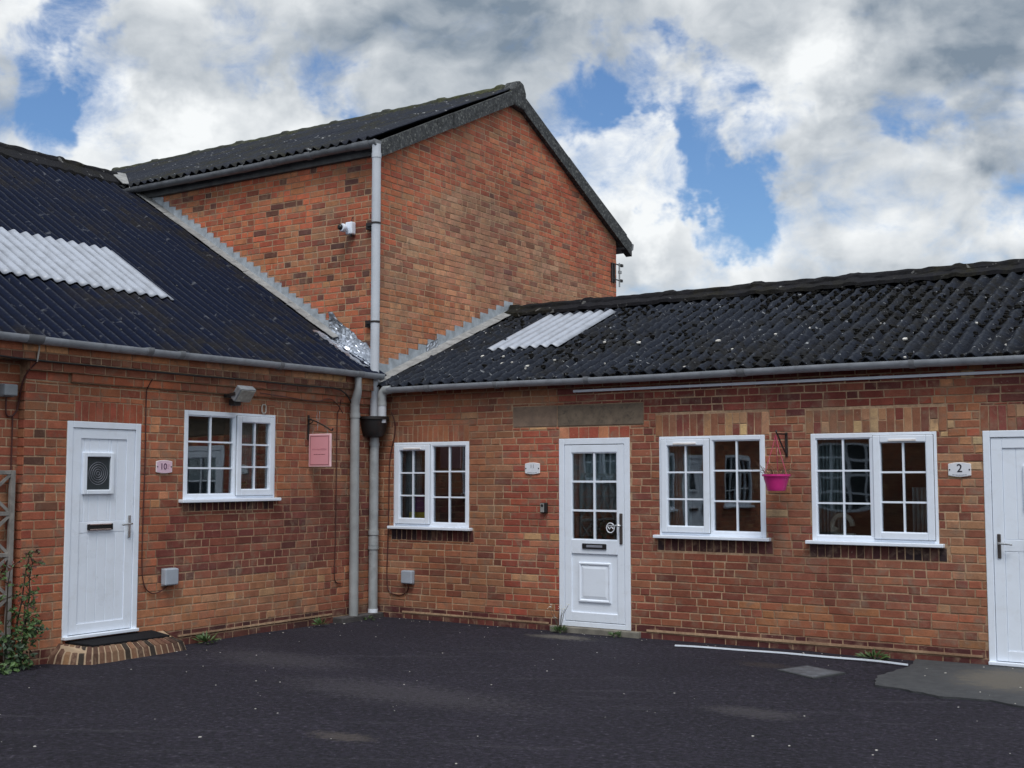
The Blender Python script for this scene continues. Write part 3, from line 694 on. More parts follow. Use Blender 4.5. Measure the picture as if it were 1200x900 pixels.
tag(g.build('concrete_path', M['pad'], base=(0, 0, 0)), 'cracked dark concrete apron in front of the far right door', 'pavement', kind='structure')
# ================================================================== LEFT LOW BUILDING (wall plane x = 0, facing +x)
LB = thing('low_brick_building', (-2.5, -6.5, 0), 'low brick building with smooth dark corrugated roof and a step at its boarded white door', 'building')
DOOR10 = (-4.495, -3.645, .20, 2.224); WINL = (-3.09, -1.778, 1.47, 2.39)
WEDGE = (-6.45, -5.235, 1.62, 2.575)                # window at the frame's left edge, in the recessed bay
FARD = (-9.9, -9.0, .05, 2.12); FARW = (-8.6, -7.4, 1.1, 2.13); FARW2 = (-12.2, -10.9, 1.1, 2.13)
pal_tan = [(5, (166, 110, 79)), (4, (160, 104, 75)), (3, (152, 94, 70)), (.5, (178, 128, 94)), (1, (140, 86, 66))]
pal_mid = [(4, (160, 98, 70)), (4, (152, 88, 66)), (3, (166, 104, 75)), (1.5, (136, 76, 60)), (.4, (180, 128, 94))]
pal_dkred = [(5, (126, 70, 60)), (4, (114, 62, 56)), (2, (140, 82, 66)), (1, (98, 56, 54))]
pal_pil = [(5, (170, 100, 71)), (4, (158, 86, 64)), (2, (160, 106, 76)), (2, (146, 76, 58))]
def pal_left(u, z):
    n = mnoise.noise((u * 1.1, z * 1.4, 2)) * .25
    if -4.86 < u < -4.62 and 1.15 < z < 2.35 and rnd.random() < .35: return [(2, (116, 78, 64)), (1, (98, 70, 60)), (2, (136, 88, 66))]
    if z < .12: return [(3, (92, 50, 48)), (2, (104, 58, 52)), (1, (74, 46, 46))]
    if u > -3.35 and .66 + n * .3 < z < 1.46 + n * .2: return pal_dkred
    if u > -.95 and z < 2.2: return [(3, (142, 84, 64)), (2, (120, 66, 56)), (2, (160, 102, 74))]
    if z < .66 + n: return pal_tan
    if u < -4.5: return pal_pil
    return pal_mid
w = MB(TL); cz = .083; TINT[0] = (1.0, 1.0, 1.05)
holesL = [DOOR10, WINL]
soldL = [(-4.42, -3.62, 2.224, 2.415), (-3.09, -1.79, 2.39, 2.49), (-3.09, -1.78, 1.345, 1.44)]
corb0 = 2.581
# main wall from the corner to the pilaster
panel(w, -4.945, -.0, -.02, corb0, cz, pal_left, holesL + soldL + [(WINL[0], WINL[1], 1.43, 1.48)], hdr=.36)
soldiers(w, *soldL[0], [(5, (158, 84, 64)), (3, (148, 78, 60)), (1, (186, 128, 92))])
soldiers(w, *soldL[1], [(5, (150, 86, 64)), (3, (164, 102, 74))])
soldiers(w, *soldL[2], [(4, (78, 46, 46)), (3, (58, 42, 46)), (2, (100, 56, 52))])
core(w, -4.945, 0., -.3, 2.86, holesL)
w.prism([(-3.12, .083), (-.80, .083), (-.80, .104), (-3.12, .100)], -.003, .009, 1)
# corbel courses
panel(w, -4.48, -.0, corb0, corb0 + .088, .088, lambda u, z: [(3, (162, 92, 62)), (2, (150, 92, 68)), (2, (140, 82, 62))], hdr=.35, d=.034)
panel(w, -4.945, -4.48, corb0, corb0 + .088, .088, lambda u, z: pal_pil, hdr=.3)
panel(w, -4.945, -.0, corb0 + .088, corb0 + .176, .088, lambda u, z: [(3, (140, 84, 66)), (3, (128, 76, 62)), (2, (156, 98, 72))], hdr=.3, d=.06)
panel(w, -13.0, -.0, corb0 + .176, corb0 + .246, .070, lambda u, z: [(4, (122, 78, 66)), (3, (106, 66, 58)), (2, (140, 92, 72))], hdr=1., d=.092)
panel(w, -13.0, -.0, corb0 + .246, corb0 + .330, .084, lambda u, z: [(3, (190, 134, 96)), (3, (176, 112, 80)), (2, (208, 160, 116)), (1, (150, 92, 70))], hdr=.2, d=.092)
w.box(-4.48, 0, -.006, .027, corb0 + .003, corb0 + .088, 1); w.box(-4.945, 0, -.005, .053, corb0 + .088, corb0 + .176, 1); w.box(-13, 0, -.006, .085, corb0 + .176, corb0 + .330, 1)
# recessed bay beyond the pilaster
rec = -.085
panel(w, -13.0, -4.95, -.02, corb0 + .176, cz, lambda u, z: (pal_left(-4.6, z) if z < .3 else pal_mid), [WEDGE, FARD, FARW, FARW2], hdr=.4, d=rec)
core(w, -13.0, -4.945, -.3, 2.86, [WEDGE, FARD, FARW, FARW2], d=rec - .0048, thick=.16)
for z in range(0, 31):                                    # pilaster flank bricks
    zz = -.02 + z * cz
    w.box(-4.958, -4.9455, rec, -.001, zz + .005, zz + cz - .005, 0, pick(pal_pil))
w.build('wall', [M['brick'], M['mortar']], LB, attr=True)
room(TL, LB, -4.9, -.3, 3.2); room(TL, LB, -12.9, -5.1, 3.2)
slab_door(TL, LB, *DOOR10, 1)
wl = window(TL, LB, *WINL, .545, 1, vent=False)
window(TL, LB, *WEDGE, .5, 0, d=rec); window(TL, LB, *FARW, .5, 1, d=rec); window(TL, LB, *FARW2, .5, 0, d=rec); slab_door(TL, LB, *FARD, -1, d=rec)
# roof
SL = .616; runL = 5.22 / math.cos(math.atan(SL))
RLL = lambda a, s: (-6.6 < a < -3.0)
eaveL = (.15, 2.94)
rl_a0, rl_a1 = -5.85, -2.28
def skipL(a, s): return False
rf = corrugated(TL, -13.2, -.02, eaveL, SL, runL, .152, .021, 60, lump=.0022, laps=3, per=8, seed=1., sag=.015)
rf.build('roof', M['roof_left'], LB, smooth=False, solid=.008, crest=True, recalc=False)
sl = MB(TL)                                               # far slope of the same roof
sl.prism([(0, 0)], 0, 0) if False else None
for (a, b) in ((-13.2, -.02),):
    i = [sl.vert(a, -5.05, 6.13), sl.vert(b, -5.05, 6.13), sl.vert(b, -10.2, 2.95), sl.vert(a, -10.2, 2.95)]; sl.face(i)
sl.build('rear_roof', M['roof_left'], LB, solid=.02, recalc=False)
ridge_cap(TL, -13.2, -.06, -5.03, 6.14, SL, wing=.30, roll=.07, lump=.016, seed=3.).build('ridge_cap', M['ridge'], LB, crest=True)
rl = corrugated(TL, -5.85, -2.33, eaveL, SL, 2.76, .152, .019, 14, laps=0, lift=.030, s0=1.45, per=10)
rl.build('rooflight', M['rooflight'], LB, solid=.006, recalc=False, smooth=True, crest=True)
fx = MB(TL)
for row in (.35, 1.9, 3.4, 4.9):
    for k in range(-85, 0, 3):
        a = k * .152 + rnd.uniform(-.008, .008); s_ = row + rnd.uniform(-.03, .03); nx_, nz_ = math.cos(math.atan(SL)), math.sin(math.atan(SL))
        if a > -.1 or (-5.9 < a < -2.3 and 1.4 < s_ < 2.8): continue
        fx.blob((a, eaveL[0] - s_ * nx_ + nz_ * .03, eaveL[1] + s_ * nz_ + nx_ * .03), .014, k, n=6, m=3, flat=.7)
o = fx.build('roof_fixings', M['verge'], LB, recalc=False); o['kind'] = 'stuff'
# gutter
gt = gutter_run(TL, -13.2, -.12, .165, 2.948); go = gt.build('gutter', M['gutter'], LB, smooth=True)
gj = MB(TL)
for a, ww in ((-5.0, .16), (-3.72, .07), (-3.32, .06), (-1.9, .06), (-.56, .11), (-6.6, .1), (-8.5, .1)):
    gj = MB(TL); collar(gj, a, .165, 2.948, .0625, ww); gj.build('gutter_joint', M['joint'] if ww > .12 else M['gutter_dark'], go, smooth=True)
dp = MB(TL); dp.tube([(-.56, .165, 2.89), (-.56, .165, 2.77), (-.555, .158, 2.73), (-.545, .13, 2.66), (-.535, .10, 2.60), (-.53, .092, 2.54), (-.525, .09, 2.4), (-.515, .09, .05)], [.042, .042, .048, .054, .056, .056, .056, .056], 16)
dpo = dp.build('downpipe', M['pipe_grey'], LB, smooth=True)
cl = MB(TL); cl.tube([(-.525, .09, 2.47), (-.525, .09, 2.41)], .062, 16); cl.build('pipe_collar', M['pipe_grey'], dpo, smooth=True)
# step at the door
st = MB()
top = [(.0, -4.53), (.205, -4.31), (.215, -3.37), (.0, -3.31)]; bot = [(.0, -4.66), (.335, -4.41), (.325, -3.28), (.0, -3.16)]
q_ = [st.vert(*p, z) for p, z in zip(top, (.165, .118, .118, .165))]; st.face(q_, 1)
def lerp(p, q, t): return (p[0] + (q[0] - p[0]) * t, p[1] + (q[1] - p[1]) * t)
for seg, n in ((0, 6), (1, 15), (2, 3)):
    for k in range(n):
        t0, t1 = (k + .13) / n, (k + .87) / n
        a, b = lerp(top[seg], top[seg + 1], t0), lerp(top[seg], top[seg + 1], t1); c, e = lerp(bot[seg], bot[seg + 1], t0), lerp(bot[seg], bot[seg + 1], t1)
        col = pick([(3, (98, 72, 58)), (3, (76, 56, 48)), (2, (116, 88, 68)), (2, (52, 46, 44))]); lift = rnd.uniform(-.004, .004)
        m1, m2 = lerp(a, c, .72), lerp(b, e, .72)
        za, zb = .178 - .215 * a[0], .178 - .215 * b[0]
        P = [st.vert(*a, za + lift), st.vert(*b, zb + lift), st.vert(*m2, .085), st.vert(*m1, .085), st.vert(*e, -.02), st.vert(*c, -.02)]
        Q = [st.vert(*a, .05), st.vert(*b, .05)]
        st.face((P[0], P[1], P[2], P[3]), 0, col); st.face((P[3], P[2], P[4], P[5]), 0, col); st.face((P[0], P[3], P[5], Q[0]), 0, col); st.face((P[1], Q[1], P[4], P[2]), 0, col); st.face((P[0], Q[0], Q[1], P[1]), 0, col)
for (a, b, c, e) in zip(top[:-1], top[1:], bot[:-1], bot[1:]):
    i = [st.vert(*a, .171 - .215 * a[0]), st.vert(*b, .171 - .215 * b[0]), st.vert(*lerp(b, e, .72), .074), st.vert(*lerp(a, c, .72), .074), st.vert(*lerp(b, e, .96), -.02), st.vert(*lerp(a, c, .96), -.02)]
    st.face(i[:4], 1); st.face((i[3], i[2], i[4], i[5]), 1)
M['step_mortar'] = simple('step_mortar', lin(160, 138, 114), .95, var=.15, scale=12, bumps=.4)
st.build('door_step', [M['brick'], M['step_mortar']], LB, attr=True)
# dark stone block at the foot of the downpipe
b = MB(TL); b.box(-.78, -.02, -.01, .15, -.05, .055); b.build('plinth_block', simple('dark_plinth', (.06, .055, .055), .9, var=.4, scale=9, bumps=.5), LB, bevel=.012)
# ================================================================== TALL GABLED BUILDING
TBd = thing('tall_brick_building', (-4, 3, 0), 'tall two-storey brick building with a plain gable wall, standing behind the corner', 'building')
AP, SG, ZB = 3.13, .487, 7.275
def top_line(u): return ZB - SG * abs(u - AP)
pal_gred = [(5, (178, 96, 70)), (4, (164, 84, 62)), (3, (186, 112, 80)), (.5, (130, 88, 78)), (1.2, (172, 118, 88))]
pal_gpale = [(5, (170, 122, 98)), (4, (180, 132, 106)), (3, (152, 98, 80)), (.6, (190, 146, 118)), (.3, (130, 90, 80))]
pal_glow = [(5, (178, 118, 86)), (3, (166, 104, 76)), (2, (186, 132, 98))]
def pal_gable(u, z):
    n = mnoise.noise((u * .9, z * .9, 6)) * .5
    tri = 5.85 + n * .5 - (.80 * (1.75 - u) if u < 1.75 else .26 * (u - 1.75))
    if z < tri:
        return pal_glow if (z < 4.1 and u < 1.4 and rnd.random() < .7) else pal_gpale
    if u < .9 and rnd.random() < .5: return [(3, (188, 100, 68)), (2, (172, 104, 74))]
    return pal_gred
w = MB(TL); TINT[0] = (1., 1., 1.03)
panel(w, .0, 6.286, 2.3, 7.3, .081, pal_gable, hdr=.30, planes=[lambda u, z: top_line(u) - z])
w.prism([(.012, 2.2), (6.286, 2.2), (6.286, top_line(6.286)), (AP, ZB), (.012, top_line(0))], -.22, -.0035, 1)
w.T = TR; TINT[0] = (.98, 1., 1.02)
pal_tl = [(5, (184, 98, 68)), (4, (174, 110, 78)), (3, (158, 82, 62)), (1.1, (102, 70, 66)), (1.5, (136, 76, 63)), (1., (172, 120, 88))]
roofL_z = lambda x: eaveL[1] + (eaveL[0] - x) * SL
panel(w, -5.3, -.0, 2.85, 5.80, .081, lambda u, z: pal_tl, hdr=.38, planes=[lambda u, z: z - roofL_z(u) + .12])
w.box(-9.0, -.012, -.22, -.0035, .0, 5.80, 1)
w.T = TW
w.box(-9.0, -.23, 6.1, 6.286, 0, 5.75, 1); w.box(-9.0, -8.8, .22, 6.1, 0, 5.75, 1)      # rear walls, closed shell
w.T = TR
w.box(.0, .0125, -.35, -.006, 2.3, 2.3, 1) if False else None
w.build('wall', [M['brick'], M['mortar']], TBd, attr=True)
SR = .472; eaveT = (.22, 5.925); runT = 3.35 / math.cos(math.atan(SR))
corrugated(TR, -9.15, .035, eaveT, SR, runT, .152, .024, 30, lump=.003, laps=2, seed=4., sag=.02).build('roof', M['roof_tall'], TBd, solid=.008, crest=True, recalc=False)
bk = MB(); i = [bk.vert(-9.15, AP, 7.50), bk.vert(.035, AP, 7.50), bk.vert(.035, 6.62, 5.86), bk.vert(-9.15, 6.62, 5.86)]; bk.face(i); bk.build('rear_roof', M['roof_tall'], TBd, solid=.02, recalc=False)
ridge_cap(TR, -9.1, .055, -AP, 7.455, SR, wing=.20, roll=.075, lump=.014, seed=8.).build('ridge_cap', M['ridge_moss'], TBd, crest=True)
# verges
v = MB(TL)
def verge(u0, u1, dd, lo=.0, hi=.205):
    n = 10
    for k in range(n):
        a = u0 + (u1 - u0) * k / n; b = u0 + (u1 - u0) * (k + 1) / n
        v.prism([(a, top_line(a) + lo), (b, top_line(b) + lo), (b, top_line(b) + hi), (a, top_line(a) + hi)], -.03, dd)
verge(-.03, 1.50, .075, -.005, .205); verge(1.49, AP - .02, .085, -.012, .20)
verge(AP + .02, 4.6, .075, -.035, .20); verge(4.59, 6.70, .085, -.045, .195)
v.build('verge', M['verge'], TBd, recalc=True)
v = MB(TL); v.prism([(AP - .15, ZB - .09), (AP + .15, ZB - .12), (AP + .17, ZB + .15), (AP + .10, ZB + .28), (AP, ZB + .31), (AP - .10, ZB + .28), (AP - .17, ZB + .15)], -.10, .105)
v.build('apex_cap', M['verge'], TBd, bevel=.02)
v = MB(TL); v.prism([(6.45, 5.60), (6.66, 5.55), (6.80, 5.62), (6.82, 5.72), (6.66, 5.74), (6.45, 5.72)], -3., .06); v.build('rear_gutter', M['gutter_dark'], TBd)
# fascia and gutter
v = MB(TR); v.box(-9.0, -.01, -.02, .05, 5.762, 5.90); v.build('fascia', M['fascia'], TBd, bevel=.006)
gt = gutter_run(TR, -9.0, .10, .145, 5.895, .062); go = gt.build('gutter', M['gutter_dark'], TBd, smooth=True)
gj = MB(TR)
for a, ww in ((-3.3, .10), (-2.25, .09), (-1.75, .12), (-1.05, .09), (-.15, .26)):
    gj = MB(TR); collar(gj, a, .145, 5.895, .069, ww); gj.build('gutter_joint', M['gutter_dark'], go, smooth=True)
gj = MB(TR); collar(gj, .085, .145, 5.895, .069, .02); gj.build('gutter_end', M['gutter_dark'], go, smooth=True)
dp = MB(TR); dp.tube([(.062, .135, 5.86), (.062, .13, 5.7), (.062, .13, 2.36)], .056, 18); dpo = dp.build('downpipe', M['pipe_white'], TBd, smooth=True)
cl = MB(TR)
for z, h in ((5.72, .03), (2.83, .06)):
    cl = MB(TR); cl.tube([(.062, .13, z - h), (.062, .13, z + h)], .0615, 18); cl.build('pipe_collar', M['pipe_white'], dpo, smooth=True)
for z in (4.86, 3.62):
    br = MB(TR); br.tube([(.062, .13, z - .012), (.062, .13, z + .012)], .0605, 18); br.box(-.13, .0, .045, .085, z - .012, z + .012); br.box(-.16, -.06, -.0, .06, z - .045, z + .04)
    br.build('pipe_bracket', M['black_iron'], dpo)
hp = MB(TR); hp.lathe((.062, .15, 0), [(.085, 2.185), (.125, 2.20), (.155, 2.26), (.175, 2.36), (.180, 2.40), (.198, 2.405), (.198, 2.44), (.168, 2.44), (.15, 2.36)], 28); hp.build('hopper', M['black_iron'], dpo, smooth=True)
lp = MB(TR); lp.tube([(.062, .125, 2.24), (.062, .125, .10)], .057, 18); lp.build('lower_pipe', M['pipe_metal'], dpo, smooth=True)
cl = MB(TR)
for z, r, h in ((2.10, .064, .02), (1.02, .066, .025), (.84, .066, .02), (.92, .0625, .054)):
    cl = MB(TR); cl.tube([(.062, .125, z - h), (.062, .125, z + h)], r, 18); cl.build('pipe_collar', M['pipe_metal'], dpo, smooth=True)
cl = MB(TR); cl.tube([(.062, .125, .02), (.062, .125, .10)], .061, 18); cl.build('pipe_foot', M['upvc'], dpo, smooth=True)
# stepped flashings
def stepped(T, line, u0, u1, course, up=.17, zbase=0., sgn=1):
    mb = MB(T); u = u0; dirn = 1 if u1 > u0 else -1
    stp = course / abs(line(1) - line(0)); k = 0
    while (u - u1) * dirn < 0:
        un = u + dirn * stp; za, zb = line(u), line(un)
        h = max(za, zb) + up * .62 + rnd.uniform(-.008, .008); ov = .012
        a, b = (u, un) if u < un else (un, u); la, lb = line(a), line(b)
        mb.prism([(a - ov, la - .02), (b + ov, lb - .02), (b + ov, h - rnd.uniform(0, .02)), ((a + b) / 2, h - .004), (a - ov, h)], .002, .008 + (k % 2) * .004)
        u = un; k += 1
    return mb
lnL = lambda x: roofL_z(x) + .035
stepped(TR, lnL, -.62, -4.32, .081, .19).build('flashing', M['lead'], TBd)
ap = MB(TR)
for k in range(24):
    a = -.62 - k * .163; b = a - .163; j = rnd.uniform(-.006, .006)
    i = [ap.vert(a, .012, lnL(a) + .05), ap.vert(a, .085, lnL(a) + .028 + j), ap.vert(a, .14, lnL(a) + .016 + j), ap.vert(b, .012, lnL(b) + .05), ap.vert(b, .085, lnL(b) + .028 + j), ap.vert(b, .14, lnL(b) + .016 + j)]
    ap.face((i[0], i[3], i[4], i[1])); ap.face((i[1], i[4], i[5], i[2]))
ap.build('flashing_apron', M['lead_dull'], TBd, solid=.006, recalc=False)
# saddle of lead where the low ridge meets the tall roof
sd_ = MB(); 
i = [sd_.vert(-5.10, .06, 6.27), sd_.vert(-5.04, -.14, 6.22), sd_.vert(-4.66, -.22, 5.99), sd_.vert(-4.60, -.16, 5.985), sd_.vert(-5.00, .10, 6.245)]; sd_.face(i)
sd_.build('ridge_saddle', M['lead_dull'], TBd, solid=.01, recalc=False)
# crumpled foil patch
fo = MB(TR); n, m_ = 26, 16; gr = []
for i in range(n + 1):
    t = i / n; x = -.80 + .80 * t; row = []
    for j in range(m_ + 1):
        s_ = j / m_; zr = lnL(x) - .03; up = (.30 - .10 * t + .05 * mnoise.noise((t * 7, 0, 3)))
        if s_ < .35: k = s_ / .35; d_ = .30 * (1 - k) + .02; z = zr + .03 * (1 - k)
        else: k = (s_ - .35) / .65; d_ = .02; z = zr + up * k
        row.append(fo.vert(x + .02 * mnoise.noise((i * .5, j * .5, 1)), d_ + .030 * abs(mnoise.noise((i * .45, j * .45, 7))), z + .028 * mnoise.noise((i * .55, j * .55, 4))))
    gr.append(row)
for i in range(n):
    for j in range(m_): fo.face((gr[i][j], gr[i + 1][j], gr[i + 1][j + 1], gr[i][j + 1]))
fo.build('foil_flashing', M['foil'], TBd, solid=.004, recalc=False)
# ================================================================== RIGHT LOW BUILDING (wall plane y = 0)
RB = thing('low_brick_building', (5, 2, 0), 'long low brick building with mossy lumpy corrugated roof and a half-glazed white door', 'building')
W1 = (.275, 1.402, 1.105, 2.12); W2 = (3.885, 5.069, 1.09, 2.127); W3 = (5.548, 6.76, 1.08, 2.126)
D1 = (2.64, 3.53, .06, 2.127); D2 = (7.172, 8.07, .012, 2.122); W4 = (8.7, 9.9, 1.08, 2.126)
pal_r_tan = [(5, (156, 100, 72)), (4, (144, 88, 66)), (3, (166, 112, 82)), (1.5, (128, 74, 60))]
pal_r_red = [(5, (166, 78, 56)), (4, (152, 70, 54)), (2, (176, 100, 72)), (1, (196, 142, 100))]
pal_r_brn = [(5, (138, 78, 60)), (4, (126, 68, 56)), (3, (148, 88, 66)), (.5, (114, 64, 56))]
pal_r_dk = [(5, (122, 56, 50)), (3, (134, 66, 54)), (2, (104, 54, 52)), (1, (150, 84, 66))]
pal_r_och = [(4, (154, 98, 66)), (3, (144, 84, 60)), (3, (134, 76, 58))]
pal_r_crm = [(3, (150, 94, 68)), (1.6, (186, 152, 116)), (4, (166, 114, 84)), (2, (158, 84, 60))]
def pal_right(u, z):
    n = mnoise.noise((u * 1.3, z * 1.6, 5)) * .3
    if z < .10: return [(3, (86, 44, 46)), (2, (102, 54, 50))]
    if 1.85 + n * .6 < u < 2.64 and z < 2.25: return pal_r_red if z > .45 or rnd.random() < .6 else pal_r_tan
    if 2.6 < u < 3.6 and z > 2.2: return pal_r_dk
    if u < 2.0: return pal_r_tan if z < 2.2 else pal_mid
    if 6.78 < u < 7.18 and z > .25: return pal_r_crm if rnd.random() < .62 else pal_r_brn
    if 5.07 < u < 5.3 and 1.2 < z < 1.75: return pal_r_crm
    if z > 2.28 and u > 3.5: return pal_r_dk
    if z < .42 + n and u > 4.6: return pal_r_och
    if u > 3.55: return pal_r_brn
    return pal_r_tan
w = MB(TR); cr = .0775; TINT[0] = (.97, 1.02, 1.08)
openR = [W1, W2, W3, D1, D2, W4]
LINT = (2.02, 3.70, 2.262, 2.505)
sold_top = [(W1[0] - .02, W1[1] + .0, W1[3], W1[3] + .20), (W2[0] - .04, W2[1] + .05, W2[3] + .0, W2[3] + .235), (W3[0] - .05, W3[1] + .10, W3[3], W3[3] + .235), (D2[0] - .02, D2[1] + .1, D2[3], D2[3] + .235), (W4[0], W4[1], W4[3], W4[3] + .235)]
sold_d1 = (D1[0], D1[1], D1[3], 2.255)
sold_bot = [(q[0] - .03, q[1] + .07, q[2] - .165, q[2] - .034) for q in (W1, W2, W3, W4)]
gap = [(q[0] - .03, q[1] + .07, q[2] - .036, q[2] + .0) for q in (W1, W2, W3, W4)]
panel(w, -.0, 11.0, -.02, 2.80, cr, pal_right, openR + [LINT, sold_d1] + sold_top + sold_bot + gap, hdr=.27)
for q in sold_top:
    soldiers(w, *q, [(4, (150, 100, 76)), (3, (126, 66, 58)), (2, (176, 132, 98)), (1.2, (204, 172, 128)), (2, (140, 84, 66))] if q[0] > 2 else [(5, (158, 98, 72)), (3, (146, 88, 66))], w=.078)
soldiers(w, *sold_d1, [(4, (160, 76, 58)), (2, (190, 120, 88)), (1, (210, 160, 118))], w=.12)
for q in sold_bot: soldiers(w, *q, [(4, (72, 44, 46)), (3, (56, 42, 48)), (3, (98, 54, 52))], w=.079)
core(w, -.0, 11.0, -.3, 2.80, openR)
w.prism([(3.72, .066), (7.12, .066), (7.12, .086), (5.2, .092), (3.72, .088)], -.003, .010, 1); w.prism([(.42, .066), (2.5, .066), (2.5, .084), (.42, .088)], -.003, .008, 1)
w.build('wall', [M['brick'], M['mortar']], RB, attr=True)
l = MB(TR); l.box(2.622, 3.70, -.05, .004, 2.266, 2.501); l.build('lintel', M['lintel'], RB, bevel=.008)
l = MB(TR); l.box(2.022, 2.612, -.05, .001, 2.268, 2.503); l.build('lintel', M['lintel_pale'], RB, bevel=.008)
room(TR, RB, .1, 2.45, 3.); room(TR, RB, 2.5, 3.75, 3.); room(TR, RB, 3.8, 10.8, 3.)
window(TR, RB, *W1, .5, 0); window(TR, RB, *W2, .495, 0); window(TR, RB, *W3, .505, 1); window(TR, RB, *W4, .5, 0)
d1o, (gu0, gu1, gz0, gz1) = half_glazed_door(TR, RB, *D1)
slab_door(TR, RB, *D2, -1)
t = MB(TR); t.box(D1[0] - .1, D1[1] + .12, -.06, .055, -.1, .056); t.build('threshold', M['concrete'], RB, bevel=.01)
# roof
SRr = .40; eaveR = (.15, 2.80); runR = 3.17 / math.cos(math.atan(SRr)); PR = .158
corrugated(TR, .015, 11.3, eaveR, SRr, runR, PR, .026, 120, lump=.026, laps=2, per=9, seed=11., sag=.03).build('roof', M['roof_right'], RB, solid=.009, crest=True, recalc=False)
bk = MB(); i = [bk.vert(.02, 3.0, 4.08), bk.vert(11.3, 3.0, 4.08), bk.vert(11.3, 6.3, 2.8), bk.vert(.02, 6.3, 2.8)]; bk.face(i); bk.build('rear_roof', M['roof_right'], RB, solid=.02, recalc=False)
rc = ridge_cap(TR, .03, 11.3, -3.0, 4.10, SRr, wing=.20, roll=.062, lump=.018, piece=1.25, seed=13.)
rc.build('ridge_cap', M['ridge'], RB, crest=True)
rl = corrugated(TR, .92, 1.98, eaveR, SRr, 2.97, PR, .021, 16, laps=0, lift=.038, s0=1.32, per=10)
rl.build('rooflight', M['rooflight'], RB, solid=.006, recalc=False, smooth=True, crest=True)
mo = MB(TR); cR, sR = math.cos(math.atan(SRr)), math.sin(math.atan(SRr))
for k in range(5200):
    a = rnd.uniform(.1, 11.2); s_ = rnd.uniform(.0, runR); 
    if .85 < a < 2.05 and 1.25 < s_ < 3.05: continue
    if mnoise.noise((a * 1.1, s_ * 1.1, 21)) + .35 * rnd.random() < -.02 + (.25 if a < 3.5 else 0): continue
    ph = rnd.gauss(.5, .17); a = (math.floor(a / PR) + ph) * PR
    h = .027 * math.cos(2 * math.pi * a / PR) + .012; r = rnd.uniform(.012, .038) * (1.15 if rnd.random() < .15 else 1)
    mo.blob((a, eaveR[0] - s_ * cR + sR * h, eaveR[1] + s_ * sR + cR * h), r, k, flat=.75, n=6, m=3)
o = mo.build('moss', M['moss'], RB, recalc=False); o['kind'] = 'stuff'
lc = MB(TR)
for k in range(26):                                       # pale slipped fragments and lichen crusts
    a = rnd.uniform(.1, 8.5); s_ = abs(rnd.gauss(0, .9)) if a > 2.2 else rnd.uniform(.15, 2.6)
    if s_ > runR - .3 or (.85 < a < 2.05 and 1.25 < s_ < 3.05): continue
    h = .027 * math.cos(2 * math.pi * a / PR) + .022; c = Vector((a, eaveR[0] - s_ * cR + sR * h, eaveR[1] + s_ * sR + cR * h)); q = rnd.uniform(.010, .034)
    pts = [(c.x + math.cos(t_) * q * rnd.uniform(.5, 1.2), c.y - math.sin(t_) * q * cR * rnd.uniform(.5, 1.2), c.z + math.sin(t_) * q * sR) for t_ in [i_ * 1.0472 for i_ in range(6)]]
    i = [lc.vert(*p) for p in pts]; j = [lc.vert(p[0], p[1] + .004, p[2] + .012) for p in pts]; lc.face(j)
    for e in range(6): lc.face((i[e], i[(e + 1) % 6], j[(e + 1) % 6], j[e]))
o = lc.build('roof_fragments', M['litter'], RB); o['kind'] = 'stuff'
# stepped flashing on the gable belongs to this roof's abutment
lnR = lambda y: eaveR[1] + (y + eaveR[0]) * SRr + .045
stepped(TL, lnR, .02, 2.86, .081, .20).build('flashing', M['lead'], TBd)
ap = MB(TL)
for k in range(18):
    a = -.14 + k * .168; b = a + .168; j = rnd.uniform(-.005, .005)
    i = [ap.vert(a, .012, lnR(a) + .05), ap.vert(a, .10, lnR(a) + .02 + j), ap.vert(a, .15, lnR(a) + .006 + j), ap.vert(b, .012, lnR(b) + .05), ap.vert(b, .10, lnR(b) + .02 + j), ap.vert(b, .15, lnR(b) + .006 + j)]
    ap.face((i[0], i[1], i[4], i[3])); ap.face((i[1], i[2], i[5], i[4]))
ap.build('flashing_apron', M['lead_dull'], TBd, solid=.006, recalc=False)
fo = MB(TL); gr = []
for i in range(11):
    row = []
    for j in range(9):
        y = .98 + .24 * i / 10; z = lnR(y) - .02 + .17 * j / 8
        row.append(fo.vert(y + .012 * mnoise.noise((i * .6, j * .6, 1)), .018 + .02 * abs(mnoise.noise((i * .7, j * .7, 9))) + .06 * max(0, 1 - j / 2.5), z))
    gr.append(row)
for i in range(10):
    for j in range(8): fo.face((gr[i][j], gr[i + 1][j], gr[i + 1][j + 1], gr[i][j + 1]))
fo.build('foil_flashing', M['foil'], TBd, solid=.004, recalc=False)
# gutter, outlet and trim
gt = gutter_run(TR, .30, 11.3, .150, 2.775, .056); go = gt.build('gutter', M['gutter'], RB, smooth=True)
gj = MB(TR); 
for a, ww in ((.92, .09), (3.1, .06), (4.9, .09), (6.6, .05), (1.9, .05), (8.5, .09)):
    gj = MB(TR); collar(gj, a, .15, 2.775, .0625, ww); gj.build('gutter_joint', M['gutter_dark'], go, smooth=True)
ol = MB(TR); ol.tube([(.34, .15, 2.765), (.24, .15, 2.76), (.205, .15, 2.73), (.20, .15, 2.66), (.20, .15, 2.37)], [.05, .055, .056, .052, .05], 16); ol.build('gutter_outlet', M['pipe_metal'], go, smooth=True)
ol = MB(TR); ol.tube([(.20, .15, 2.62), (.20, .15, 2.57)], .058, 16); ol.build('outlet_ring', M['pipe_metal'], go, smooth=True)
ol = MB(TR); ol.tube([(.20, .15, 2.57), (.20, .15, 2.36)], .0535, 16); ol.build('outlet_collar', M['pipe_white'], go, smooth=True)
t = MB(TR); t.box(2.84, 9.5, .003, .030, 2.640, 2.668); t.build('eaves_trim', M['upvc'], RB, bevel=.004)
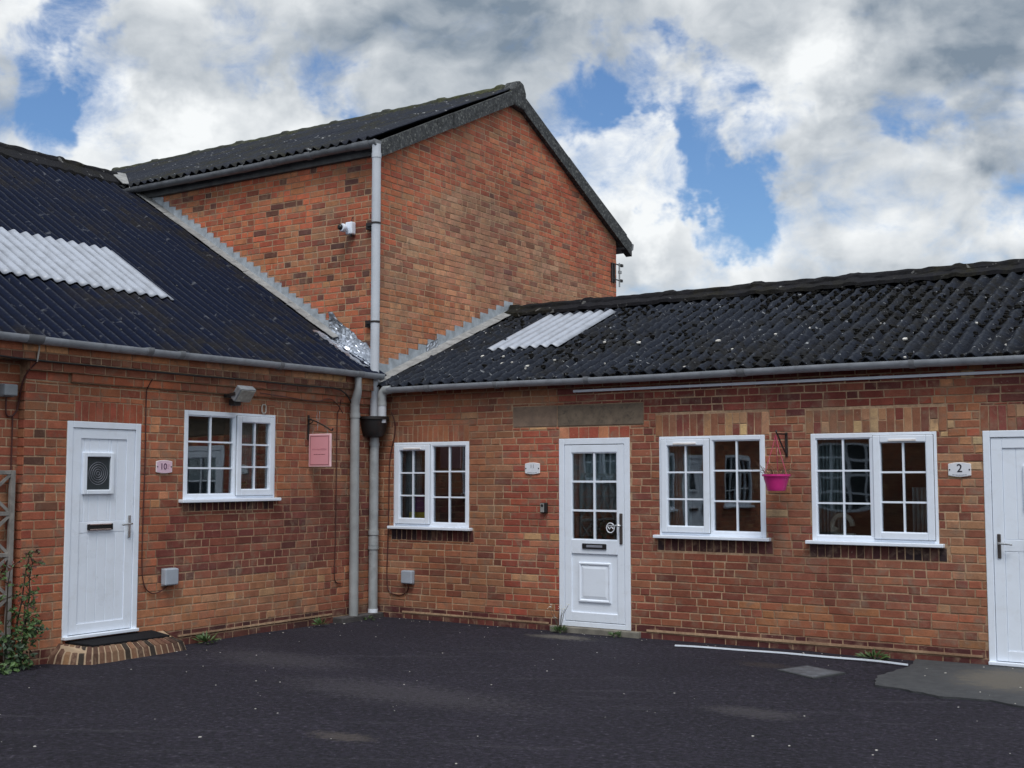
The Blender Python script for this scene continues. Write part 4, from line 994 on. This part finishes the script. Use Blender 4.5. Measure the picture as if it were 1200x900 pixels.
t = MB(TR); t.box(.4, 11.2, -.01, .03, 2.80, 2.84); t.build('eaves_board', M['fascia'], RB)
# ================================================================== BUILDING ACROSS THE YARD (seen only in the window reflections)
FB = thing('low_brick_building', (6, -27, 0), 'brick building with wide white many-paned windows, across the yard behind the viewer', 'building')
w = MB(TB); ops = [(-16 + k * 4.2, -13.6 + k * 4.2, .75, 2.7) for k in range(6)]
panel(w, -18, 12, 0, 3.4, .078, lambda u, z: pal_mid, ops, hdr=.2); core(w, -18, 12, -.2, 3.4, ops, thick=.25)
w.build('wall', [M['brick'], M['mortar']], FB, attr=True)
for q in ops:
    f_ = MB(TB); ring(f_, *q, .07, -.08, .01)
    for k in range(1, 5): u = q[0] + (q[1] - q[0]) * k / 5; f_.box(u - .035, u + .035, -.06, .002, q[2] + .07, q[3] - .07)
    for k in range(1, 4): z = q[2] + (q[3] - q[2]) * k / 4; f_.box(q[0] + .07, q[1] - .07, -.058, .001, z - .03, z + .03)
    fo_ = f_.build('window', M['upvc'], FB); g_ = MB(TB); g_.box(q[0] + .05, q[1] - .05, -.05, -.045, q[2] + .05, q[3] - .05); g_.build('glass_pane', M['obscure'], fo_)
w = MB(TB); w.prism([(-18.2, 3.35), (12.2, 3.35), (12.2, 3.42), (-18.2, 3.42)], -.3, .2); w.build('eaves', M['fascia'], FB)
w = MB(TB); i = [w.vert(-18.3, .25, 3.42), w.vert(12.3, .25, 3.42), w.vert(12.3, -5, 6.4), w.vert(-18.3, -5, 6.4)]; w.face(i); w.build('roof', M['roof_left'], FB, solid=.05, recalc=False)

# ================================================================== SMALL THINGS
# door number plates
def plate(T, cu, cz, w_, h_, face, label, txt, ink, size, dx=0., dz=0., bold=.002, small=True):
    o = thing('door_number_plate', T(cu, .004, cz - h_ / 2), label, 'number plate', 'door number plates')
    def shape(s): 
        p = []; n = 10
        for k in range(n + 1): t_ = -1 + 2 * k / n; p.append((cu + t_ * w_ / 2 * s, cz - h_ * (.40 + .10 * (1 - t_ * t_)) * s))
        for k in range(n + 1): t_ = 1 - 2 * k / n; p.append((cu + t_ * w_ / 2 * s, cz + h_ * (.40 + .10 * (1 - t_ * t_)) * s))
        return p
    m = MB(T); m.prism(shape(1.), .003, .013); m.build('plate_rim', M['plate_rim'], o, bevel=.003)
    m = MB(T); m.prism(shape(.93), .0125, .0145); m.build('plate_face', face, o)
    text_part(txt, 'number', T, cu + dx, .0155, cz + dz, size, ink, o, bold=bold)
    m = MB(T)
    for sx in (-1, 1): m.lathe((cu + sx * w_ * .43, .0145, cz), [(.007, 0), (.007, .003), (.003, .005)], 10, axis='d')
    m.build('screw', M['ink'], o)
    if small:
        m = MB(T)
        for k in range(15):
            t_ = -1 + 2 * (k + .5) / 15; hh = rnd.uniform(.0022, .0045); m.box(cu + t_ * w_ * .32 - w_ * .016, cu + t_ * w_ * .32 + w_ * .016, .0145, .0155, cz - h_ * (.37 - .03 * t_ * t_) - hh, cz - h_ * (.37 - .03 * t_ * t_) + hh)
        m.build('small_lettering', M['ink_grey'], o)
    else:
        m = MB(T)
        for k in range(3): m.box(cu + w_ * .18, cu + w_ * (.34 - .03 * k), .0145, .0155, cz + h_ * (.14 - .14 * k) - .002, cz + h_ * (.14 - .14 * k) + .002)
        m.build('small_lettering', M['ink_faint'], o)
    return o
plate(TL, -3.352, 1.803, .205, .135, M['plate_pink'], 'small pink number 10 plate between the boarded door and the window', '10', M['ink_purple'], .088, dx=-.012, bold=.001, small=False)
plate(TR, 2.292, 1.797, .20, .135, M['plate_white'], 'small pale plate with two thin strokes, left of the half-glazed door', '11', M['ink_grey'], .062, dz=.022, bold=.0)
plate(TR, 6.963, 1.768, .205, .135, M['plate_white'], 'white number 2 plate between the right window and the far right door', '2', M['ink'], .105, dz=.010, bold=.001)
# doorbell
o = thing('doorbell', TR(2.451, 0, 1.298), 'small black and silver doorbell on the red bricks left of the half-glazed door', 'doorbell')
m = MB(TR); m.box(2.405, 2.495, .001, .035, 1.298, 1.412); m.build('casing', M['black'], o, bevel=.008)
m = MB(TR); m.box(2.412, 2.462, .0345, .038, 1.305, 1.405); m.build('face', M['alu'], o, bevel=.004)
m = MB(TR); m.lathe((2.437, .038, 1.380), [(.016, 0), (.016, .002), (.010, .004)], 16, axis='d'); m.build('lens', M['black'], o)
# grey utility boxes with their cables
def ubox(T, u, z, w_, h_, dp_, label, name='junction_box', mat=None):
    o = thing(name, T(u, 0, z - h_ / 2), label, 'utility box', 'grey boxes on the walls')
    m = MB(T); m.box(u - w_ / 2, u + w_ / 2, .002, dp_, z - h_ / 2, z + h_ / 2); m.build('lid', mat or M['box_grey'], o, bevel=.012)
    m = MB(T); m.box(u - w_ / 2 + .006, u + w_ / 2 - .006, .001, dp_ * .5, z - h_ / 2 - .006, z + h_ / 2 + .004); m.build('back', M['pipe_grey'], o)
    return o
ubox(TL, -3.272, .70, .17, .165, .075, 'pale grey box low on the wall right of the boarded door')
ubox(TR, .527, .497, .165, .155, .07, 'pale grey box low on the wall beneath the window nearest the corner')
ubox(lambda u, d, z: TL(u, d + rec, z), -5.10, 2.475, .135, .105, .10, 'small grey box high on the wall at the left edge of the view', mat=simple('dark_grey_box', (.22, .24, .26), .5))
def cable(T, pts, r, label, mat='cable', name='cable', seg=4):
    P = [Vector(p) for p in pts]; out = []
    for k in range(len(P) - 1):
        a, b, c, d = P[max(k - 1, 0)], P[k], P[k + 1], P[min(k + 2, len(P) - 1)]
        for i in range(seg):
            t = i / seg; out.append(.5 * ((2 * b) + (c - a) * t + (2 * a - 5 * b + 4 * c - d) * t * t + (3 * b - a - 3 * c + d) * t ** 3))
    out.append(P[-1]); m = MB(T); m.tube(out, r, 7)
    low = min(out, key=lambda p: p.z)
    return tag(m.build(name, M[mat], base=T(*low), smooth=True), label, 'cable')
cable(TL, [(-3.60, .10, 2.67), (-3.605, .05, 2.60), (-3.600, .014, 2.5), (-3.595, .012, 1.9), (-3.602, .012, 1.4), (-3.606, .012, .9), (-3.58, .012, .66), (-3.50, .012, .56), (-3.40, .012, .55), (-3.30, .02, .60), (-3.28, .03, .62)], .006, 'dark red cable dropping beside the boarded door to the low grey box')
cable(TL, [(-.79, .10, 2.62), (-.76, .045, 2.50), (-.755, .012, 2.38), (-.76, .012, 1.6), (-.765, .012, .9), (-.775, .012, .55), (-.74, .012, .46), (-.66, .014, .44)], .006, 'thin cable dropping behind the pink hanging sign, left of the grey downpipe')
cable(TR, [(.265, .05, 2.50), (.30, .02, 2.36), (.285, .012, 2.2), (.275 - .06, .012, 1.9), (.205, .012, 1.3), (.195, .012, .9), (.185, .012, .46), (.23, .012, .31), (.34, .012, .275), (.44, .012, .285), (.51, .012, .34), (.527, .02, .42)], .0065, 'dark cable looping down beside the corner window to the pale grey box')
cable(TL, [(-6.2, .105, 2.83), (-5.5, .10, 2.775), (-5.0, .10, 2.752), (-4.2, .10, 2.748), (-3.2, .10, 2.742), (-2.3, .10, 2.748), (-1.5, .10, 2.738), (-.8, .10, 2.73), (-.5, .06, 2.52), (-.3, .03, 2.40), (-.1, .03, 2.36)], .009, 'black cable running along the brick corbel under the gutter of the left building', 'cable_black')
cable(TL, [(-2.1, .08, 2.62), (-1.7, .075, 2.60), (-1.2, .07, 2.575), (-.95, .06, 2.62), (-.80, .05, 2.56), (-.70, .05, 2.46)], .006, 'thin brown cable curving from the floodlight along the lower corbel')
cable(TL, [(-4.93, .115, 2.93), (-4.90, .112, 2.88), (-4.905, .108, 2.80), (-4.91, .10, 2.74)], .008, 'short pale wire hanging from the gutter above the pilaster', 'wire_pale')
cable(TL, [(-4.91, .10, 2.74), (-4.965, .0, 2.60), (-4.972, -.06, 2.4), (-4.985, -.07, 2.30), (-5.04, -.07, 2.245), (-5.09, -.07, 2.27), (-5.10, -.06, 2.42)], .008, 'dark looped cable below the small grey box at the left edge', 'cable')
cable(TL, [(-5.02, -.074, 2.25), (-5.022, -.074, 1.6), (-5.03, -.074, 1.0), (-5.03, -.074, .3)], .007, 'dark cable running straight down beside the trellis', 'cable')
# floodlight
o = thing('floodlight', TL(-2.455, .10, 2.47), 'weathered grey floodlight tilted down above the window of the left building', 'floodlight')
ax = (1, 0, 0); az = Vector((0, .62, .78)).normalized(); ay = Vector((0, .78, -.62)).normalized()
m = MB(TL); m.obox((-2.455, .19, 2.585), ax, ay, az, .115, .04, .085); m.build('housing', M['gutter_dark'], o, bevel=.012)
c = Vector((-2.455, .19, 2.585)) + ay * .041; m = MB(TL); m.obox(c, ax, ay, az, .10, .003, .070); m.build('lens', M['lens_glass'], o)
m = MB(TL); m.box(-2.545, -2.445, .06, .15, 2.46, 2.53); m.build('wiring_box', M['black'], o, bevel=.01)
m = MB(TL); m.bar((-2.575, .05, 2.56), (-2.575, .19, 2.585), .012, .03); m.bar((-2.335, .05, 2.56), (-2.335, .19, 2.585), .012, .03); m.box(-2.585, -2.325, .032, .05, 2.545, 2.58); m.build('bracket', M['black_iron'], o)
# airbrick loop
m = MB(TL); m.tube([(-2.0, .012, 2.42), (-2.0, .012, 2.485), (-1.985, .012, 2.50), (-1.955, .012, 2.50), (-1.94, .012, 2.485), (-1.94, .012, 2.42), (-1.955, .012, 2.405), (-1.985, .012, 2.405), (-2.0, .012, 2.42)], .007, 6)
tag(m.build('wall_cleat', M['wire_pale'], base=TL(-1.97, 0, 2.40), smooth=True), 'small pale oval cleat on the bricks below the floodlight', 'cleat')
# pink hanging sign with its bracket
o = thing('sign_bracket', TL(-1.245, 0, 2.13), 'black iron sign bracket drooping from the wall right of the left window', 'bracket')
m = MB(TL); m.box(-1.258, -1.232, .0, .014, 2.13, 2.415); m.build('wall_plate', M['black_iron'], o, bevel=.003)
m = MB(TL); m.tube([(-1.27, .02, 2.365), (-1.22, .03, 2.365)], .012, 8); m.tube([(-1.245, .01, 2.37), (-1.245, .12, 2.34), (-1.24, .25, 2.285), (-1.235, .34, 2.235), (-1.235, .365, 2.232), (-1.235, .375, 2.255)], .008, 8); m.tube([(-1.245, .01, 2.31), (-1.245, .06, 2.325), (-1.245, .08, 2.35)], .006, 8)
m.build('arm', M['black_iron'], o, smooth=True)
sy = -1.24; sx0, sx1, sz0, sz1 = -.02, .355, 1.815, 2.195
TS = lambda u, d, z: (u, sy - d, z)
o = thing('hanging_sign', (.17, sy, sz0), 'square pink hanging sign with faded lettering, on the bracket beside the grey downpipe', 'sign')
m = MB(TS); sx0 = .02; m.box(sx0, sx1, -.012, .012, sz0, sz1); m.build('board', M['pink_pale'], o, bevel=.006)
m = MB(TS); m.box(sx0 + .016, sx1 - .016, .0122, .0135, sz0 + .016, sz1 - .016); m.build('panel', M['pink'], o)
m = MB(TS); ring(m, sx0 + .024, sx1 - .024, sz0 + .024, sz1 - .024, .006, .0135, .0148); m.build('border_line', M['sign_line'], o)
m = MB(TS); c = (sx0 + sx1) / 2
for k in range(12): hh = rnd.uniform(.006, .013); m.box(c - .11 + k * .0185, c - .098 + k * .0185, .0135, .0145, 2.018 - hh, 2.018 + hh * rnd.uniform(.3, 1.))
m.build('faded_lettering', M['ink_faint'], o)
m = MB(TS)
for k in range(18): hh = rnd.uniform(.0025, .0045); m.box(c - .085 + k * .0098, c - .078 + k * .0098, .0135, .0148, 1.958 - hh, 1.958 + hh)
m.build('small_lettering', M['sign_line'], o)
m = MB(TS)
for a in (.07, .30): m.tube([(a, 0, sz1 - .004), (a, 0, 2.225), (a * .4 + .10, 0, 2.30)], .003, 6)
m.tube([(.14, 0, 2.235), (.145, .0, 2.30), (.12, -.005, 2.40), (.135, -.01, 2.47)], .004, 6); m.tube([(.145, 0, 2.30), (.165, -.005, 2.39), (.16, -.01, 2.46)], .004, 6)
m.build('hanging_wire', M['chrome'], o, smooth=True)
# hanging basket on its bracket
o = thing('basket_bracket', TR(5.30, 0, 1.905), 'black iron bracket fixed between the two right-hand windows', 'bracket')
m = MB(TR); m.box(5.287, 5.313, .0, .013, 1.90, 2.145); m.build('wall_plate', M['black_iron'], o, bevel=.003)
m = MB(TR); m.tube([(5.30, .005, 2.128), (5.30, .24, 2.125), (5.30, .27, 2.128), (5.30, .285, 2.145), (5.30, .272, 2.16)], .008, 8); m.tube([(5.30, .25, 2.12), (5.30, .13, 2.01), (5.30, .012, 1.92)], .008, 8); m.build('arm', M['black_iron'], o, smooth=True)
pc = (5.285, .26)
o = thing('hanging_pot', TR(5.30, .25, 1.585), 'bright magenta plastic hanging pot with dead stems, between the right-hand windows', 'plant pot')
m = MB(TR); m.lathe((pc[0], pc[1], 0), [(.085, 1.565), (.092, 1.58), (.098, 1.61), (.118, 1.675), (.124, 1.705), (.138, 1.708), (.138, 1.728), (.122, 1.728), (.115, 1.69)], 32); m.build('pot', M['magenta'], o, smooth=True)
m = MB(TR)
for a in (.3, 2.4, 4.5): m.tube([(pc[0] + .125 * math.cos(a), pc[1] + .125 * math.sin(a), 1.725), (pc[0] + .03 * math.cos(a), pc[1] + .03 * math.sin(a), 2.0), (pc[0], pc[1], 2.115)], .0035, 6)
m.build('hanger', M['cord_pink'], o, smooth=True)
m = MB(TR)
for k in range(70):
    a = rnd.uniform(0, 6.28); r = rnd.uniform(.02, .1); L = rnd.uniform(.06, .20); b = Vector((pc[0] + r * math.cos(a), pc[1] + r * math.sin(a), 1.705)); t_ = b + Vector((math.cos(a) * L * .8, math.sin(a) * L * .8, L * rnd.uniform(.15, .9)))
    m.tube([b, (b + t_) / 2 + Vector((0, 0, .025)), t_], [.002, .0017, .001], 4)
    if rnd.random() < .5: m.leaf(t_, (rnd.uniform(-1, 1), rnd.uniform(-1, 1), rnd.uniform(-.5, .5)), (0, 0, 1), .022, .010)
m.build('dead_plant', M['twig'], o)
# CCTV camera
o = thing('security_camera', TR(-.45, 0, 4.78), 'white security camera on the upper brick wall left of the tall pale downpipe', 'camera')
m = MB(TR); m.box(-.485, -.375, .001, .085, 4.785, 4.945); m.build('mounting_box', M['upvc'], o, bevel=.014)
m = MB(TR); m.lathe((-.47, .10, 4.86), [(.045, 0), (.055, .03), (.055, .055), (.046, .075)], 20, axis='d'); m.build('housing', M['upvc'], o, smooth=True)
m = MB(TR); m.lathe((-.485, .17, 4.865), [(.040, 0), (.036, .022), (.02, .036)], 18, axis='d'); m.build('lens', M['black'], o, smooth=True)
m = MB(TR); m.tube([(-.41, .05, 4.79), (-.41, .055, 4.755)], .012, 8); m.tube([(-.42, .04, 4.94), (-.425, .02, 5.0), (-.41, .015, 5.02)], .006, 6); m.build('conduit', M['black'], o)
# pole bracket on the far side of the gable
o = thing('aerial_bracket', (.0, 6.29, 5.0), 'small black pole bracket at the far right edge of the gable wall', 'bracket')
m = MB(); m.box(-.10, -.06, 6.14, 6.18, 5.0, 5.0) if False else None
for y0, y1 in ((6.09, 6.125), (6.17, 6.20)):
    m = MB(); m.box(.001, .03, y0, y1, 4.97, 5.30); m.build('wall_plate', M['black_iron'], o)
for z_, e_ in ((5.295, 6.46), (5.03, 6.44)):
    m = MB(); m.tube([(.02, 6.10, z_), (.02, e_, z_)], .011, 8); m.box(.0, .04, e_ - .06, e_ + .01, z_ - .02, z_ + .025); m.build('arm', M['black_iron'], o)
m = MB(); m.tube([(.02, 6.36, 4.92), (.02, 6.36, 5.33)], .014, 10); m.box(.0, .04, 6.345, 6.41, 5.15, 5.20); m.build('pole', M['pipe_metal'], o)
# doormat
m = MB(); q_ = [(.004, -4.46), (.192, -4.285), (.203, -3.40), (.004, -3.46)]
A_ = [m.vert(*p, .170 - .215 * p[0]) for p in q_]; B_ = [m.vert(*p, .190 - .215 * p[0]) for p in q_]; m.face(A_[::-1]); m.face(B_)
for k in range(4): m.face((A_[k], A_[(k + 1) % 4], B_[(k + 1) % 4], B_[k]))
tag(m.build('doormat', M['mat'], base=(.08, -3.95, .12), bevel=.004), 'black rubber doormat on the brick step of the boarded door', 'doormat')
# trellis
o = thing('garden_trellis', (-.02, -5.6, 0), 'weathered grey wooden trellis panel against the wall at the left edge', 'trellis')
m = MB(TL); td = -.03
for u in (-5.035, -6.2):
    m = MB(TL); m.box(u - .022, u + .022, td - .02, td + .02, .0, 1.76); m.build('post', M['wood_grey'], o, bevel=.003)
m = MB(TL)
for k in range(5):
    m = MB(TL); z = 1.74 - k * .365; m.box(-6.18, -5.057, td - .012, td + .014, z - .018, z + .018); m.build('rail', M['wood_grey'], o, bevel=.003)
m = MB(TL)
for k in range(4):
    z1_, z0_ = 1.722 - k * .365, 1.393 - k * .365
    for c in range(3):
        a, b = -5.057 - c * .374, -5.057 - (c + 1) * .374
        m.bar((a, td + .004, z1_), (b, td + .004, z0_), .012, .028, side=(0, 1, 0) if False else (0, 0, 1)); m.bar((a, td - .008, z0_), (b, td - .008, z1_), .010, .028)
m.build('lattice', M['wood_grey'], o)
# climbing shrub
o = thing('climbing_shrub', (.12, -5.05, .05), 'straggly green shrub with reddish tips growing up the trellis at the left edge', 'shrub')
m = MB(TL); lf = MB(TL); ld = MB(TL); lr = MB(TL); tips = []
for (u, d, H_, bu, bd) in [(-5.08, .12, .98, .08, .08), (-5.02, .16, .90, .06, .04), (-5.16, .12, .85, -.02, .08), (-5.25, .10, .75, -.12, .10), (-5.4, .10, .9, -.1, .05), (-5.08, .20, .62, .05, .02), (-5.6, .1, .8, -.1, .05)]:
    pts = [Vector((u + bu * t + .03 * mnoise.noise((u * 9, t * 4, 1)), d + bd * t * t, .04 + H_ * t)) for t in [k / 7 for k in range(8)]]
    m.tube(pts, [.011 - .001 * k for k in range(8)], 6)
    for k in range(2, 8):
        for q in range(rnd.randint(2, 4)):
            a = rnd.uniform(0, 6.28); e = pts[k] + Vector((math.cos(a) * rnd.uniform(.05, .14), abs(math.sin(a)) * rnd.uniform(.03, .12), rnd.uniform(-.02, .10)))
            m.tube([pts[k], (pts[k] + e) / 2 + Vector((0, 0, .01)), e], [.004, .003, .002], 4)
            for z in range(rnd.randint(4, 7)):
                mi_ = 1 if (k > 5 and rnd.random() < .55) else 0
                lf.leaf(pts[k].lerp(e, rnd.uniform(.4, 1.1)), (rnd.uniform(-1, 1), rnd.uniform(-.4, 1), rnd.uniform(-.6, .6)), (rnd.uniform(-.5, .5), 1, rnd.uniform(.2, 1)), rnd.uniform(.026, .05), rnd.uniform(.016, .028), mi_)
for k in range(1100):                                      # low leafy mass at the foot
    a = rnd.uniform(-5.8, -4.98); t = rnd.random(); zz = .05 + .36 * (t ** 1.6) * (1 - abs(a + 5.25) * .6); dd = .05 + rnd.uniform(0, .32) * (1 - t * .6)
    if mnoise.noise((a * 6, dd * 6, zz * 6)) < -.12: continue
    (ld if rnd.random() < .6 else lf).leaf((a, dd, zz), (rnd.uniform(-1, 1), rnd.uniform(-.2, 1), rnd.uniform(-.7, .5)), (rnd.uniform(-.4, .4), 1, .8), rnd.uniform(.035, .075), rnd.uniform(.022, .045))
for k in range(110):                                      # a clump leaning out to the right
    c = Vector((-4.96, .21, .36)) + Vector((rnd.gauss(0, .06), rnd.gauss(0, .04), rnd.gauss(0, .055)))
    (lf if rnd.random() < .7 else ld).leaf(c, (rnd.uniform(-1, 1), rnd.uniform(-.2, 1), rnd.uniform(-.6, .6)), (0, 1, .6), rnd.uniform(.035, .065), rnd.uniform(.02, .036))
m.tube([(-5.08, .16, .06), (-5.02, .2, .22), (-4.96, .21, .36)], [.008, .006, .003], 6)
m.build('stem', M['stem'], o, smooth=True); lf.build('foliage', [M['leaf'], M['leaf_red']], o, recalc=False); ld.build('dark_foliage', M['leaf_dark'], o, recalc=False)
# weeds
def weed(x, y, r, h, n, label, flowers=0):
    o = thing('weed', (x, y, 0), label, 'weed', 'weeds along the wall bases'); m = MB()
    for k in range(n):
        a = rnd.uniform(0, 6.28); q = rnd.uniform(.2, 1) * r; hh = rnd.uniform(.25, 1) * h; p = Vector((x + math.cos(a) * q * .35, y + math.sin(a) * q * .25, .0)); e = p + Vector((math.cos(a) * q, math.sin(a) * q * .5, hh))
        if e.y > -.02 and y > -1: e.y = -.02
        if e.x < .02 and x < 1: e.x = .02
        m.leaf(p.lerp(e, .3), (e - p) + Vector((0, 0, rnd.uniform(-.05, .02))), (rnd.uniform(-.3, .3), rnd.uniform(-.6, 0), 1), rnd.uniform(.4, .9) * max(r, h) * .7, rnd.uniform(.012, .026))
    m.build('leaves', M['leaf'], o, recalc=False)
    if flowers:
        s_ = MB(); f_ = MB(); 
        for k in range(flowers):
            t_ = Vector((x + rnd.uniform(-.10, .16), y - rnd.uniform(.0, .08), rnd.uniform(.16, .30))); s_.tube([(x + rnd.uniform(-.02, .02), y, 0), (t_.x * .6 + x * .4, t_.y, t_.z * .7), t_], [.0035, .003, .002], 5)
            for q in range(6): f_.blob(t_ + Vector((rnd.gauss(0, .014), rnd.gauss(0, .008), rnd.gauss(0, .014))), rnd.uniform(.004, .008), k, n=5, m=3)
        s_.build('stalk', M['stem'], o); f_.build('flower_heads', M['flower'], o)
weed(2.70, -.10, .11, .10, 60, 'small flowering weed at the left foot of the half-glazed door', 7)
weed(3.38, -.10, .09, .07, 40, 'small leafy weed under the right foot of the half-glazed door')
weed(6.17, -.16, .16, .07, 90, 'flat green weed growing over the white strip below the right window')
weed(.12, -2.85, .17, .12, 70, 'tufty weed at the foot of the left wall below the window')
weed(.14, -1.15, .09, .14, 45, 'small weed at the foot of the left wall near the downpipe')
weed(.18, -.35, .10, .05, 30, 'low mossy weed beside the foot of the downpipes')
# white strip lying on the ground
P = [(4.26, -.44), (4.79, -.37), (5.4, -.35), (6.13, -.345), (6.56, -.42)]
m = MB()
pp = []
for k in range(25): t = k / 24 * 4; i = min(int(t), 3); q = t - i; pp.append((P[i][0] + (P[i + 1][0] - P[i][0]) * q, P[i][1] + (P[i + 1][1] - P[i][1]) * q, .010 + .002 * math.sin(k * .7)))
m.sweep(pp, [(0, -.009, -.006), (0, .009, -.006), (0, .009, .008), (0, -.009, .008)])
tag(m.build('plastic_strip', M['upvc'], base=(5.4, -.4, .004)), 'long thin white plastic strip lying on the tarmac below the right windows', 'strip')
# manhole cover
o = thing('manhole_cover', (5.93, -1.22, 0), 'small worn grey drain cover set in the tarmac below the right windows', 'drain cover')
m = MB(); q = [(5.66, -1.30), (6.08, -1.56), (6.22, -1.13), (5.80, -.92)]
m.slab(q, -.03, .005); m.build('frame', M['pad'], o)
cx_, cy_ = sum(p[0] for p in q) / 4, sum(p[1] for p in q) / 4; m = MB(); m.slab([(cx_ + (p[0] - cx_) * .86, cy_ + (p[1] - cy_) * .86) for p in q], .0, .008)
m.build('lid', simple('worn_cover', (.085, .092, .105), .6, var=.5, scale=10, bumps=.6, bscale=50, dirt=(.05, .05, .05), dirt_amt=.7), o, bevel=.003)
# things behind the glass
def curtain(T, u0, u1, d, z0, z1, label, name='curtain'):
    m = MB(T); n = 28; top = []; bot = []
    for k in range(n + 1): u = u0 + (u1 - u0) * k / n; dd = d + .022 * math.sin(k * 1.5); top.append((u, dd)); bot.append((u, dd))
    A = [m.vert(u, dd, z0) for u, dd in bot]; B = [m.vert(u, dd, z1) for u, dd in top]
    for k in range(n): m.face((A[k], A[k + 1], B[k + 1], B[k]))
    return tag(m.build(name, M['curtain'], base=T((u0 + u1) / 2, d, z0), solid=.006, smooth=True), label, 'curtain', 'curtains behind the windows')
curtain(TL, -2.10, -1.86, -.20, 1.5, 2.36, 'pale curtain edge behind the right pane of the left building window')
curtain(TR, .30, .56, -.18, 1.12, 2.10, 'pale curtain edge behind the left casement of the window nearest the corner')
curtain(TR, 3.92, 4.16, -.18, 1.10, 2.10, 'pale curtain edge behind the casement of the middle window')
curtain(TR, 5.56, 5.80, -.20, 1.09, 2.10, 'pale curtain edge behind the fixed pane of the right window')
curtain(TR, 6.46, 6.74, -.24, 1.09, 1.60, 'short pale drape low behind the casement of the right window')
m = MB(TR); m.box(.45, .76, -.22, -.075, 1.15, 1.275); tag(m.build('storage_box', M['yellow'], base=TR(.61, -.18, 1.16), bevel=.01), 'bright yellow box on the inside ledge of the window nearest the corner', 'box')
m = MB(TR); m.lathe((.60, -.15, 0), [(.09, 1.276), (.12, 1.31), (.11, 1.38), (.08, 1.46), (.02, 1.50)], 16); tag(m.build('cushion', M['purple'], base=TR(.62, -.19, 1.245), smooth=True), 'dark purple cushion on the yellow box behind the corner window', 'cushion')
for (a, b, w_) in ((.34, 1.36, 1), (3.95, 5.02, 2), (5.6, 6.72, 3)):
    pass
lg = MB(TR)
for q in (W1, W2, W3): lg.box(q[0], q[1], -.30, -.06, q[2] + .005, q[2] + .040)
lg.build('inner_ledge', M['upvc_grey'], RB)
lg = MB(TL); lg.box(WINL[0], WINL[1], -.30, -.06, WINL[2] + .005, WINL[2] + .045); lg.build('inner_ledge', M['upvc_grey'], LB)
m = MB(TR)                                                # little carved ornament on the sill
m.tube([(5.80 + .10 * math.cos(t), -.16, 1.22 + .105 * math.sin(t)) for t in [k * math.pi / 12 for k in range(0, 17)]], .026, 10); m.blob((5.72, -.16, 1.17), .045, 3, n=9, m=6, flat=1.); m.box(5.70, 5.92, -.19, -.13, 1.121, 1.15)
tag(m.build('ornament', M['cream'], base=TR(5.81, -.16, 1.121), smooth=True), 'curved cream ornament behind the lower left pane of the right window', 'ornament')
o = thing('pot_plant', TL(-2.13, -.16, 1.515), 'small green plant on the sill behind the left building window', 'pot plant')
m = MB(TL); m.lathe((-2.13, -.16, 0), [(.035, 1.516), (.048, 1.57), (.05, 1.575), (.04, 1.575)], 16); m.build('pot', M['upvc_grey'], o)
m = MB(TL)
for k in range(90): a = rnd.uniform(0, 6.28); e = rnd.uniform(.1, 1.3); m.leaf((-2.13 + .02 * math.cos(a), -.16 + .02 * math.sin(a), 1.57 + rnd.uniform(0, .04)), (math.cos(a) * math.cos(e), math.sin(a) * math.cos(e), math.sin(e)), (0, .3, 1), rnd.uniform(.05, .09), .02)
m.build('leaves', M['leaf'], o, recalc=False)
# notice and ring sticker on the glazed door
gw = (gu1 - gu0) / 2; gh = (gz1 - gz0) / 3
curtain(TR, gu0 - .03, gu1 + .03, -.075, gz0 + gh * .95, gz1 + .05, 'pale sheet added to stand for the lighter room behind the half-glazed door')  # added pale sheet catching daylight so the upper panes look like a lighter room
m = MB(TR); m.box(gu0 + .03, gu0 + gw - .03, -.05, -.044, gz0 + .04, gz0 + gh - .06); o = thing('door_notice', TR(gu0 + gw / 2, -.047, gz0 + .04), 'dark brown notice behind the lower left pane of the half-glazed door', 'notice')
m.build('card', M['paper_dark'], o)
m = MB(TR)
for k in range(3):
    for i in range(7): m.box(gu0 + .05 + i * (gw - .1) / 7, gu0 + .05 + (i + .65) * (gw - .1) / 7, -.0439, -.0432, gz0 + gh - .12 - k * .05 - .008, gz0 + gh - .12 - k * .05 + .008)
m.build('faded_lettering', simple('pale_brown_ink', (.13, .10, .085), .8), o)
m = MB(TR); cu, cz_ = gu0 + gw + gw * .66, gz0 + .135
m.tube([(cu + .048 * math.cos(t), -.024, cz_ + .052 * math.sin(t)) for t in [k * math.pi / 12 for k in range(25)]], .006, 8, caps=False); m.tube([(cu - .035, -.024, cz_ + .02), (cu - .01, -.024, cz_ - .015), (cu + .012, -.024, cz_ + .012), (cu + .035, -.024, cz_ - .01)], .007, 6)
tag(m.build('ring_sticker', M['plate_white'], base=TR(cu, -.024, cz_ - .05), smooth=True), 'round white ring sticker on the glass beside the lever of the half-glazed door', 'sticker')
# litter on the yard
m = MB()
for k in range(260):
    x, y = rnd.uniform(-.2, 10), rnd.uniform(-9.5, -.2)
    if x < .2: continue
    r = rnd.uniform(.003, .009) * (1.9 if rnd.random() < .08 else 1)
    y = y if k % 3 else rnd.uniform(-.22, -.03)
    if k % 9 == 0: x, y = rnd.uniform(.03, .2), rnd.uniform(-4.8, -.2)
    z = ground_z(x, y) + .002 + (.016 if x > 6.5 and y > -1.9 else 0)
    m.blob((x, y, z), r, k, n=5, m=3, flat=.4)
tag(m.build('leaf_litter', M['litter'], base=(4, -4, 0), recalc=False), 'scattered pale specks of grit and dry leaf on the tarmac', 'litter', kind='stuff')
for o in scene.objects:
    if '_base' in o: del o['_base']
